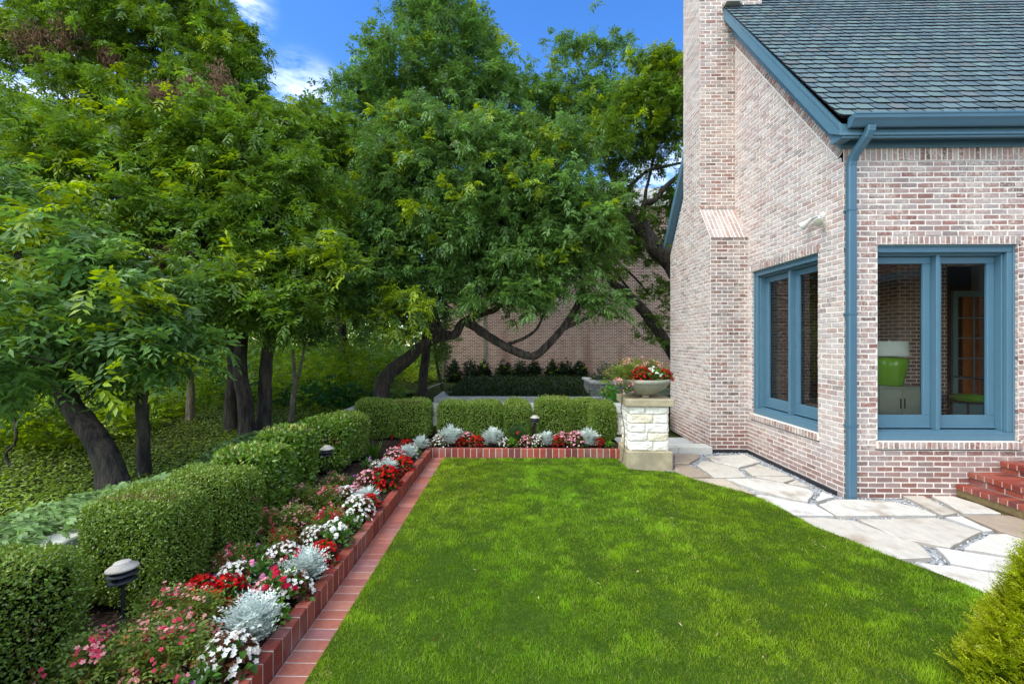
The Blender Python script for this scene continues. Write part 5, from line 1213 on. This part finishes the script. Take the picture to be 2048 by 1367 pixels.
F = np.concatenate([b + np.array([0, 1, 3]), b + np.array([0, 3, 2]), b + np.array([2, 3, 4])], 1).reshape(-1, 3)
gcol = np.array(srgb(118, 150, 28)); gc = gcol * np.clip(1 + .34 * f2[:, None] + .05 * f1[:, None] + .06 * np.sign(np.sin(X * 5.2 + .6))[:, None] + g.normal(0, .27, (n, 1)), .4, 2.0)
gc[:, 0] *= np.clip(1 + .18 * f3, .7, 1.4)
st = g.random(n) < .04 + .25 * (vnoise(X, Y, g, .16) > 2.0); gc[st] = np.array(srgb(196, 190, 110)) * g.uniform(.6, 1.1, (st.sum(), 1))
tag(npmesh('grass', V, F, M['grassblade'], None, (1, 4, 0), np.repeat(gc, 5, 0)), 'bright green mown lawn grass between the flower bed and the flagstones', 'grass', kind='stuff')

g = np.random.default_rng(13); n = 260; X = g.uniform(-1.1, 3.8, n); Y = g.uniform(2.4, 7.2, n); k = in_poly(X, Y, lawn_poly); X, Y = X[k], Y[k]; n = len(X)
P = np.stack([X, Y, g.uniform(.018, .035, n)], -1); D = g.normal(0, 1, (n, 3)) * np.array([1, 1, .15])
Q = leaf_quads(P, D, np.array([0, 0, 1.0]) + g.normal(0, .4, (n, 3)), g.uniform(.015, .05, n), g.uniform(.004, .014, n), .2)
C = np.where(g.random((n, 1)) < .6, np.array(srgb(190, 176, 130)), np.array(srgb(120, 92, 60))) * g.uniform(.7, 1.2, (n, 1))
tag(leaf_mesh('leaf_litter', Q, C, M['dead'], None, (1, 4, .02)), 'dry straw bits and fallen leaflets scattered on the lawn', 'leaf litter', kind='stuff')
# ------------------------------------------------------------------ golden conifer, lower right
def conifer(c, r, h, seed, n=2600):
    rng = np.random.default_rng(seed); root = thing('golden_conifer', 'golden green arborvitae in the lower right corner beside the lawn', 'conifer', c)
    a = rng.uniform(0, 6.283, n); z = rng.random(n) ** 1.15; rad = r * (1 - z) ** .8 * rng.uniform(.55, 1.0, n) ** .5 * (1 + .12 * np.sin(a * 5) + .1 * np.sin(z * 14 + a * 3))
    P = np.stack([c[0] + np.cos(a) * rad, c[1] + np.sin(a) * rad, c[2] + .04 + z * h], -1)
    A = unit(np.stack([np.cos(a) * .8, np.sin(a) * .8, .9 + 0 * a], -1) + rng.normal(0, .3, (n, 3)))
    C = np.array(srgb(160, 176, 26)) * rng.uniform(.55, 1.3, (n, 1)); C = np.where((rng.random((n, 1)) < .3), np.array(srgb(200, 204, 56)) * rng.uniform(.8, 1.1, (n, 1)), C)
    Q1, C1 = compound(rng, P, A, rng.uniform(.06, .11, n), 6, .022, .0075, C, .08, -.25, -.05)
    P2 = P + A * .03; A2 = unit(A + rng.normal(0, .45, (n, 3))); Q2, C2_ = compound(rng, P2, A2, rng.uniform(.05, .09, n), 5, .02, .007, C * .95, .08, -.25, -.05)
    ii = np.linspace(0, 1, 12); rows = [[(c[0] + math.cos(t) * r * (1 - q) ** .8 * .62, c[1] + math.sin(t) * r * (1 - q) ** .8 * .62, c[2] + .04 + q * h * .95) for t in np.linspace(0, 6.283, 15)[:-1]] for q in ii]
    leaf_mesh('crown', np.concatenate([Q1, Q2]), np.concatenate([C1, C2_]), M['leaf'], root)
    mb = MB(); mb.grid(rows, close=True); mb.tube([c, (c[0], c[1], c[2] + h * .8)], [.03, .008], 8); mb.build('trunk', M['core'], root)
cc = at(2195, 1330, 2.30); conifer((cc.x, cc.y, 0.0), .49, 1.10, 3, 5200)

# ------------------------------------------------------------------ trees (lobes: px, py, rx, ry, distance)
def T(*pts): return [at(px, py, zc) for px, py, zc in pts]
tree('pecan_tree', 'nearest tree on the left, thick dark trunk leaning left under drooping leaves', 'tree', 'pecan trees beyond the left wall', 101,
     [(T((232, 985, 4.9), (205, 900, 4.9), (165, 840, 4.95), (135, 795, 5.0), (105, 700, 5.1)), [.135, .122, .115, .10, .07])],
     [(70, 500, 110, 60, 5.3, .45), (50, 620, 120, 90, 5.1, .2), (190, 640, 110, 70, 4.9, .2), (150, 735, 130, 60, 4.7, .08), (255, 700, 70, 50, 4.9, .15), (30, 740, 60, 50, 5, .25), (130, 540, 90, 60, 5.2, .35), (20, 400, 70, 60, 5.8, .3)],
     leafL=.115, leafW=.044, hue=BLUEG * 1.15, dens=1.15, pairs=4, rach=.32)
tree('pecan_tree', 'slim straight dark trunk right of the leaning tree, low leafy crown', 'tree', 'pecan trees beyond the left wall', 102,
     [(T((288, 960, 5.5), (287, 880, 5.5), (284, 800, 5.55), (285, 700, 5.6)), [.075, .068, .07, .05])],
     [(300, 655, 80, 55, 5.6, .2), (345, 705, 50, 40, 5.6, .1), (265, 745, 60, 40, 5.5, .12), (330, 600, 60, 40, 5.9, .2)], leafL=.11, leafW=.042, hue=BLUEG * 1.1, dens=1.2, rach=.30)
tree('pecan_tree', 'broad tree with three thick upright trunks behind the left hedge', 'tree', 'pecan trees beyond the left wall', 103,
     [(T((463, 880, 7.7), (462, 800, 7.7), (468, 720, 7.7), (440, 560, 8)), [.115, .105, .10, .07]), (T((496, 885, 7.5), (490, 800, 7.5), (480, 720, 7.6), (500, 540, 8)), [.13, .115, .11, .07]), (T((524, 880, 7.8), (530, 800, 7.8), (533, 720, 7.8), (560, 540, 8)), [.12, .11, .105, .07])],
     [(330, 330, 170, 100, 8.6, .2), (170, 350, 140, 100, 8.2, .18), (480, 320, 120, 110, 8.6, .12), (250, 470, 150, 90, 7.6, .12), (430, 480, 140, 90, 7.8, .08), (570, 430, 110, 110, 8.6, .1), (450, 625, 120, 45, 7.2, .06), (560, 640, 80, 60, 7.3, .08), (630, 560, 90, 90, 8, .12), (425, 565, 75, 40, 6.6, .6), (90, 450, 120, 90, 7.8, .15), (330, 560, 100, 60, 7.4, .04), (90, 300, 90, 60, 8.3, .3), (400, 400, 130, 80, 8.8, .1), (550, 540, 90, 60, 7.8, .06), (200, 560, 90, 60, 8.0, .05), (20, 330, 80, 80, 8.5, .2), (490, 590, 90, 40, 7.3, .04), (560, 300, 80, 70, 9, .12)],
     leafL=.11, leafW=.038, hue=GREEN * 1.0, dens=1.25, rach=.28, dead=((350, 515, 42, 7.2), (330, 195, 40, 8.0), (420, 160, 48, 8.2)))
tree('pecan_tree', 'tallest dark tree at the upper left with dead brown leaf clumps', 'tree', 'pecan trees beyond the left wall', 104,
     [(T((250, 860, 11), (262, 700, 11), (270, 500, 11), (280, 330, 11)), [.17, .15, .13, .10])],
     [(330, 90, 160, 85, 11, .15), (445, 165, 85, 80, 11, .1), (180, 90, 130, 70, 11, .12), (50, 120, 100, 70, 11, .12), (300, 215, 190, 70, 10.8, .15), (490, 235, 60, 60, 11.2, .05), (330, 10, 120, 50, 11, .1), (60, 20, 120, 50, 11.5, .03), (60, 260, 120, 70, 11, .1), (470, 100, 50, 50, 11.2, .05)],
     leafL=.11, leafW=.036, hue=GREEN * .95, dens=1.3, dead=((70, 80, 40, 10), (138, 68, 34, 10), (210, 120, 28, 10.2)))
tree('pecan_tree', 'dense green tree filling the space left of the centre tree', 'tree', 'pecan trees beyond the left wall', 105,
     [(T((690, 860, 13), (688, 720, 13), (680, 600, 13), (670, 450, 13)), [.15, .14, .12, .09])],
     [(640, 300, 95, 70, 12.5, .12), (690, 400, 80, 90, 12.5, .08), (640, 500, 100, 90, 11.5, .12), (715, 330, 60, 60, 12.6, .05), (590, 370, 60, 80, 12, .08), (690, 560, 70, 60, 11, .05), (625, 245, 60, 35, 13, .1), (730, 430, 90, 120, 13.5, .05), (640, 600, 80, 60, 11.5, .06), (750, 560, 60, 60, 12.5, .03)],
     leafL=.11, leafW=.036, hue=GREEN * .95, dens=1.6)
tree('pecan_tree', 'centre tree with a curved trunk and low sagging limbs before the brick wall', 'tree', 'pecan trees behind the back hedge', 106,
     [(T((772, 830, 10.4), (762, 790, 10.4), (775, 750, 10.4), (818, 715, 10.4), (845, 690, 10.4), (885, 670, 10.4)), [.20, .19, .17, .15, .13, .11]),
      (T((885, 670, 10.4), (910, 668, 10.4), (925, 645, 10.4), (960, 628, 10.4), (1000, 610, 10.5), (1010, 540, 10.6)), [.11, .10, .09, .08, .06, .05]),
      (T((935, 642, 10.4), (970, 668, 10.2), (1010, 692, 10.0), (1045, 708, 9.9), (1070, 711, 9.9), (1095, 690, 9.9), (1130, 650, 10.0), (1155, 610, 10.2), (1165, 570, 10.4), (1150, 480, 10.8)), [.10, .10, .095, .09, .09, .085, .08, .075, .06, .05]),
      (T((1130, 655, 10.0), (1165, 640, 10.0), (1190, 625, 10.0), (1205, 590, 10.2)), [.05, .04, .035, .02]), (T((1010, 690, 10.0), (1050, 675, 10.0), (1075, 655, 10.1), (1090, 620, 10.3)), [.04, .035, .03, .02])],
     [(930, 340, 150, 80, 10.6, .12), (800, 390, 100, 90, 10.6, .1), (1050, 400, 120, 100, 10.6, .08), (900, 480, 140, 90, 10.2, .05), (1080, 530, 110, 80, 10.2, .03), (775, 540, 90, 80, 10, .06), (1000, 590, 110, 45, 9.8, .01), (800, 640, 60, 45, 9.2, .5), (1170, 480, 55, 80, 10.2, .06), (850, 265, 90, 50, 10.8, .35), (1100, 300, 80, 55, 10.8, .15), (1190, 600, 50, 30, 9.8, .03), (960, 270, 90, 40, 10.8, .2), (780, 300, 60, 60, 10.9, .1), (1060, 610, 60, 30, 9.8, .02), (860, 590, 60, 40, 9.9, .05), (730, 460, 60, 70, 10.4, .08), (960, 430, 130, 70, 10.8, .05), (1130, 440, 90, 80, 10.8, .05), (840, 470, 90, 70, 10.9, .05), (1010, 520, 110, 60, 10.8, .03), (930, 560, 80, 40, 10.2, .03), (745, 600, 50, 50, 9.6, .2)],
     leafL=.11, leafW=.036, hue=BLUEG * 1.1, dens=1.4, hang=.55)
tree('pecan_tree', 'tall airy tree rising highest behind the centre tree', 'tree', 'pecan trees behind the back hedge', 107,
     [(T((905, 750, 23), (900, 600, 23), (890, 400, 23), (880, 200, 23)), [.26, .22, .18, .09])],
     [(870, 60, 85, 70, 16, .04, .8), (850, 180, 130, 80, 16, .04, .85), (750, 215, 75, 55, 16, .04, .7), (950, 170, 75, 80, 16, .04, .8), (800, 280, 110, 60, 16, .04), (980, 260, 80, 60, 16, .04, .8), (945, 60, 40, 55, 16.3, .04, .6), (900, 10, 40, 30, 16, .04, .6), (700, 180, 40, 30, 16, .04, .5), (1010, 170, 30, 25, 16, .04, .5), (760, 130, 35, 35, 16, .04, .5)],
     leafL=.17, leafW=.052, hue=BLUEG * 1.15, dens=.62, rach=.38, clump=.65)
tree('pecan_tree', 'thin airy tree with a lone sprig above the rest, right of centre', 'tree', 'pecan trees behind the back hedge', 108,
     [(T((1165, 745, 24), (1160, 550, 24), (1155, 350, 24), (1150, 200, 24)), [.2, .17, .12, .06])],
     [(1180, 190, 70, 55, 17, .04, .7), (1130, 240, 80, 60, 17, .04, .9), (1147, 100, 22, 28, 17, .04, .6), (1075, 175, 35, 28, 17, .04, .5), (1190, 270, 80, 60, 17, .04), (1200, 115, 45, 14, 17, .04, .5), (1090, 290, 60, 50, 17, .04)],
     leafL=.17, leafW=.052, hue=BLUEG * 1.15, dens=.5, rach=.38, clump=.65)
tree('pecan_tree', 'right tree whose thick dark limbs lean out from behind the house', 'tree', 'pecan trees behind the back hedge', 109,
     [(T((1400, 800, 13.2), (1370, 745, 13.2), (1335, 690, 13.2), (1290, 625, 13.2), (1250, 585, 13.2), (1222, 560, 13.2), (1205, 500, 13.4)), [.22, .18, .16, .15, .14, .11, .06]),
      (T((1400, 620, 13.3), (1345, 530, 13.3), (1310, 495, 13.3), (1285, 455, 13.3), (1250, 430, 13.3), (1238, 395, 13.3), (1225, 350, 13.4), (1190, 260, 13.6)), [.30, .27, .24, .21, .17, .14, .10, .05]),
      (T((1285, 452, 13.3), (1288, 410, 13.3), (1310, 400, 13.2), (1330, 375, 13.2), (1365, 345, 13.3), (1400, 320, 13.5)), [.10, .09, .085, .075, .065, .04]),
      (T((1238, 395, 13.3), (1290, 345, 13.3), (1330, 333, 13.3), (1380, 322, 13.4)), [.06, .05, .045, .03]), (T((1290, 410, 13.3), (1292, 380, 13.3), (1300, 350, 13.4), (1320, 250, 13.5)), [.06, .05, .045, .03])],
     [(1320, 155, 65, 55, 13.3, .3), (1290, 230, 85, 65, 13.3, .25), (1215, 290, 70, 55, 13.3, .15), (1360, 230, 60, 90, 13.5, .2), (1270, 320, 60, 30, 13.6, .1, .6), (1210, 400, 50, 50, 13.3, .06), (1200, 520, 50, 60, 13, .05), (1290, 500, 50, 50, 13.8, .05, .6), (1300, 590, 45, 35, 13.8, .03, .35), (1310, 660, 30, 30, 13.6, .03, .3), (1335, 420, 35, 45, 13.8, .15, .6), (1240, 460, 50, 40, 13.4, .03), (1330, 290, 50, 45, 13.4, .2), (1345, 200, 50, 70, 13.6, .25), (1345, 470, 30, 50, 14.2, .1, .5)],
     leafL=.11, leafW=.036, hue=GREEN * .95, dens=1.2, dead=((1366, 150, 16, 12.6),))
tree('understory_tree', 'straight dark trunk standing just left of the brick building', 'tree', 'slender trees around the back garden', 110,
     [(T((847, 830, 12.2), (846, 760, 12.2), (852, 700, 12.2), (850, 600, 12.4)), [.15, .13, .12, .08])], [(850, 560, 80, 50, 12.5, .03)], leafL=.10, hue=BLUEG * .8, dens=.9)
tree('sapling', 'thin leaning sapling against the left edge of the brick building', 'tree', 'slender trees around the back garden', 111,
     [(T((890, 800, 16), (878, 750, 16), (870, 700, 16), (868, 640, 16)), [.06, .05, .04, .03])], [(885, 700, 22, 28, 16, .05), (868, 640, 30, 30, 16, .05)], leafL=.09, hue=GREEN * .8, dens=1.2)
tree('sapling', 'pale forked sapling right of the three thick trunks', 'tree', 'pale slender saplings in the wood', 112,
     [(T((581, 845, 9.2), (587, 790, 9.2), (590, 765, 9.2), (585, 700, 9.2)), [.055, .045, .045, .03]), (T((590, 768, 9.2), (600, 740, 9.2), (610, 690, 9.2)), [.035, .028, .02])], [(600, 660, 60, 45, 9.1, .08)], leafL=.09, hue=BLUEG, dens=1.2, barkm='palebark')
tree('sapling', 'pale upright trunk between the slim dark tree and the triple trunks', 'tree', 'pale slender saplings in the wood', 113,
     [(T((377, 885, 8.2), (381, 800, 8.2), (380, 740, 8.2), (378, 660, 8.3)), [.075, .07, .055, .05])], [(380, 700, 45, 18, 8.0, .05), (400, 640, 60, 30, 8.2, .08)], leafL=.09, hue=BLUEG * .8, dens=1.2, barkm='palebark')
tree('sapling', 'crooked bare dark stem at the far left edge', 'tree', 'pale slender saplings in the wood', 114,
     [(T((44, 1030, 5.6), (35, 960, 5.6), (12, 910, 5.6), (32, 880, 5.6), (27, 820, 5.6), (25, 760, 5.7)), [.024, .02, .018, .016, .014, .01])], [(10, 790, 50, 40, 5.8, .2)], leafL=.08, hue=GREEN, dens=1.2)
# ------------------------------------------------------------------ understory
def shrub_mass(name, label, cat, c, rad, n, L, W, col, seed, young=.15, group=None, kind=None, pairs=3, compoundy=True):
    rng = np.random.default_rng(seed); c = np.array(c); rad = np.array(rad)
    v = rdir(rng, n); v[:, 2] = np.abs(v[:, 2]); r = rng.random(n) ** .35 * (1 + .25 * np.sin(v[:, 0] * 6 + seed) * np.sin(v[:, 1] * 5 + v[:, 2] * 4))
    P = c + v * rad * r[:, None]; A = unit(v + rng.normal(0, .6, (n, 3)) + np.array([0, 0, .1]))
    C = np.array(col) * rng.uniform(.8, 2.0, (n, 1)); y = rng.random(n) < young * (v[:, 2] > .1) * 1.8; C[y] = YOUNG * rng.uniform(.7, 1.2, (y.sum(), 1))
    Q, Cq = compound(rng, P, A, L * 2.2, pairs, L, W, C, .1, .25)
    return tag(leaf_mesh(name, Q, Cq, M['leaf'], None, (c[0], c[1], c[2])), label, cat, group, kind)
US = [((120, 870), 7.5, (1.6, .9, .7), 900, OLIVE, .5, 'wide low shrub mass under the leaning tree at the left'), ((60, 940), 6.6, (1.2, .7, .5), 700, OLIVE * .9, .2, 'feathery mound of shrub at the far left below the leaning tree'), ((240, 860), 8.6, (1.3, .8, .8), 700, GREEN, .45, 'yellow-green shrub between the leaning trunk and the slim trunk'),
      ((350, 800), 10, (1.7, 1, 1.3), 900, GREEN, .4, 'tall yellow-green shrub behind the pale upright trunk'), ((430, 850), 11, (1.3, .9, .9), 600, DARKG, .15, 'dark shrub left of the triple trunks'), ((620, 800), 12, (1.8, 1, 1.4), 900, GREEN, .35, 'shrub behind the forked pale sapling'),
      ((715, 770), 12.5, (1.4, 1, 1.9), 1000, GREEN, .35, 'light green shrub left of the curved trunk'), ((660, 840), 11, (1.5, .8, .6), 500, DARKG, .1, 'dark low shrub by the far corner of the garden wall'), ((820, 775), 19, (1.3, 1, .7), 500, YOUNG * .6, .8, 'bright yellow-green shrub beyond the straight dark trunk'), ((800, 700), 24, (3, 1.5, 2.2), 800, BLUEG, .1, 'blue green shrub bank far behind the curved trunk'),
      ((540, 760), 14, (2, 1.2, 2.2), 900, GREEN * .9, .25, 'tall shrub seen between the triple trunks and the sapling')]
for i, ((px, py), zc, rad, n, col, yg, lab) in enumerate(US):
    p = at(px, py, zc); p.z = .35
    shrub_mass('understory_shrub', lab, 'shrub', p, rad, int(n * 1.25), .085, .036, col, 300 + i, yg, 'shrubs in the wood beyond the left wall')
# far wood as one mass
rng = np.random.default_rng(55); n = 17000
X = rng.uniform(-34, 1, n); Y = rng.uniform(13, 40, n); k = (X < -4.5 - (Y < 20) * 1.0) | (Y > 27); X, Y = X[k], Y[k]; n = len(X)
Zp = rng.random(n) * (5.5 + 2.0 * np.sin(X * .5) * np.cos(Y * .4)) + .3
Cc = GREEN * 1.0 * rng.uniform(.5, 1.5, (n, 1)); y = rng.random(n) < .2; Cc[y] = YOUNG * .8 * rng.uniform(.6, 1.0, (y.sum(), 1))
Q, Cq = compound(rng, np.stack([X, Y, Zp], -1), rdir(rng, n) + np.array([0, 0, .1]), .5, 3, .24, .11, Cc, .1, .3)
tag(leaf_mesh('woodland', Q, Cq, M['leaf'], None, (-10, 20, .3)), 'dense green wood filling the background beyond the trees', 'wood', kind='stuff')
# ground cover on the slope
rng = np.random.default_rng(56); n = 120000
X = -3.3 - rng.random(n) ** 1.4 * 9; Y = 1.5 + rng.random(n) ** 1.0 * 13
P = np.stack([X, Y, hz(X, Y) + rng.uniform(0, .07, n)], -1)
Q = leaf_quads(P, rng.normal(0, 1, (n, 3)) * np.array([1, 1, .3]), np.array([0, 0, 1.0]) + rng.normal(0, .35, (n, 3)), rng.uniform(.03, .055, n), rng.uniform(.02, .035, n), .1)
pn = fbm(X, Y, rng, 1.2, 3)[:, None]; C = np.array(srgb(134, 158, 56)) * np.clip(rng.uniform(.5, 1.4, (n, 1)) * (1 + .2 * pn), .3, 2)
tag(leaf_mesh('ground_cover', Q, C, M['leaf'], None, (-5, 6, .3)), 'low leafy ivy ground cover carpeting the slope beyond the wall', 'ground cover', kind='stuff')
# creeper on the wall top
rng = np.random.default_rng(57); n = 4200
Y = 1.6 + rng.random(n) * 6.0; X = -3.09 - rng.random(n) ** .8 * 1.0 + .05 * np.sin(Y * 5); Z = .58 + .08 * np.sin(Y * 2.2) - (-3.12 - X) * .22 + rng.uniform(0, .14, n)
gap = (np.abs(Y - 2.95) < .10) & (rng.random(n) < .7); X[gap] -= .2
P = np.stack([X, Y, Z], -1); C = np.array(srgb(126, 156, 92)) * rng.uniform(.5, 1.3, (n, 1))
Qs = []; Cs = []
for k_ in range(5):
    a = (k_ - 2) * .6; D = np.stack([np.cos(a + Y * 0 + 1.2), np.sin(a + Y * 0 + 1.2) * 1.0, -.25 + 0 * Y], -1) + rng.normal(0, .25, (n, 3))
    Qs.append(leaf_quads(P.copy(), D, np.array([0, -.2, 1.0]) + rng.normal(0, .3, (n, 3)), rng.uniform(.06, .09, n), .034, .12, .1)); Cs.append(C)
tag(leaf_mesh('creeper', np.concatenate(Qs), np.concatenate(Cs), M['leaf'], None, (-3.3, 4, .6)), 'pale green five-leaved creeper spilling over the wall behind the hedge', 'creeper', kind='stuff')
# rear bed: dark shrubs against the brick and low cover
for i, (px, w_) in enumerate(((908, 26), (942, 26), (968, 24), (1008, 28), (1040, 26), (1068, 28), (1104, 26), (1130, 28), (1160, 26))):
    nm = ['first dark shrub from the left against the rear brick wall', 'second dark shrub along the rear brick wall', 'third dark shrub along the rear brick wall', 'fourth dark shrub along the rear brick wall', 'middle dark shrub of the row at the rear brick wall', 'sixth dark shrub along the rear brick wall', 'seventh dark shrub along the rear brick wall', 'eighth dark shrub along the rear brick wall', 'last dark shrub of the row, beside the stone planter'][i]
    p = at(px, 790, 18.8); shrub_mass('camellia', nm, 'shrub', (p.x, p.y, .2), (w_ / FPX * 18.8 * .5 + .03, .4, .85), 560, .085, .04, np.array(srgb(28, 46, 24)), 400 + i, .02, 'dark shrubs along the rear brick wall')
rng = np.random.default_rng(58); n = 16000; X = rng.uniform(-2.0, 3.6, n); Y = rng.uniform(12.5, 18.5, n); X = np.where((X > 2.1) & (Y < 15.6), -2 + (X - 2.1) * 2.6, X)
P = np.stack([X, Y, .24 + rng.random(n) * (.32 + .06 * np.sin(X * 3) * np.cos(Y * 2))], -1)
Q = leaf_quads(P, rng.normal(0, 1, (n, 3)) + np.array([0, 0, .5]), rdir(rng, n) + np.array([0, 0, .5]), rng.uniform(.08, .14, n), .045, .1); C = np.array(srgb(46, 66, 26)) * rng.uniform(.5, 1.5, (n, 1))
tag(leaf_mesh('ground_cover', Q, C, M['leaf'], None, (0, 15, .3)), 'dark low evergreen cover filling the kerbed rear bed', 'ground cover', kind='stuff')
p = at(1212, 770, 14.6); shrub_mass('planter_shrub', 'feathery grey-green shrub growing in the grey stone planter box', 'shrub', (p.x, 14.6, .66), (.55, .35, .55), 420, .06, .018, np.array(srgb(64, 82, 52)), 420, .0)
p = at(1222, 790, 10.4); shrub_mass('fig_vine', 'bright green broad leaves showing just left of the planter bowl', 'shrub', (p.x, 10.4, .3), (.34, .3, .62), 160, .10, .07, np.array(srgb(70, 130, 44)), 421, .1, pairs=1)
# wing of the house at the right of the viewpoint (mirrored in the window glass)
mb = MB(); mb.box((10.4, -9, -.1), (10.8, -2.2, 4.8)); mb.box((10.4, .6, -.1), (10.8, 2.0, 4.8)); mb.box((10.4, -2.2, 3.1), (10.8, .6, 4.8)); mb.box((10.4, 4.4, -.1), (10.8, 5.6, 4.8)); mb.box((10.4, 2.0, 3.1), (10.8, 4.4, 4.8)); mb.box((10.9, -9, -.1), (11.1, 5.6, 4.9), m=1)
mb.box((10.1, -9, 4.8), (11, 5.6, 5.0), m=2); mb.box((7.9, -9, 3.25), (10.39, 3.2, 3.4), m=2)  # eave, then a porch roof added out of view to shade the wing wall
for y_ in (-6, -2, 3.0): mb.box((8.0, y_, -.1), (8.2, y_ + .2, 3.24), m=2)
mb.build('wing_wall', [M['farbrick'], M['room'], M['paint']], house)
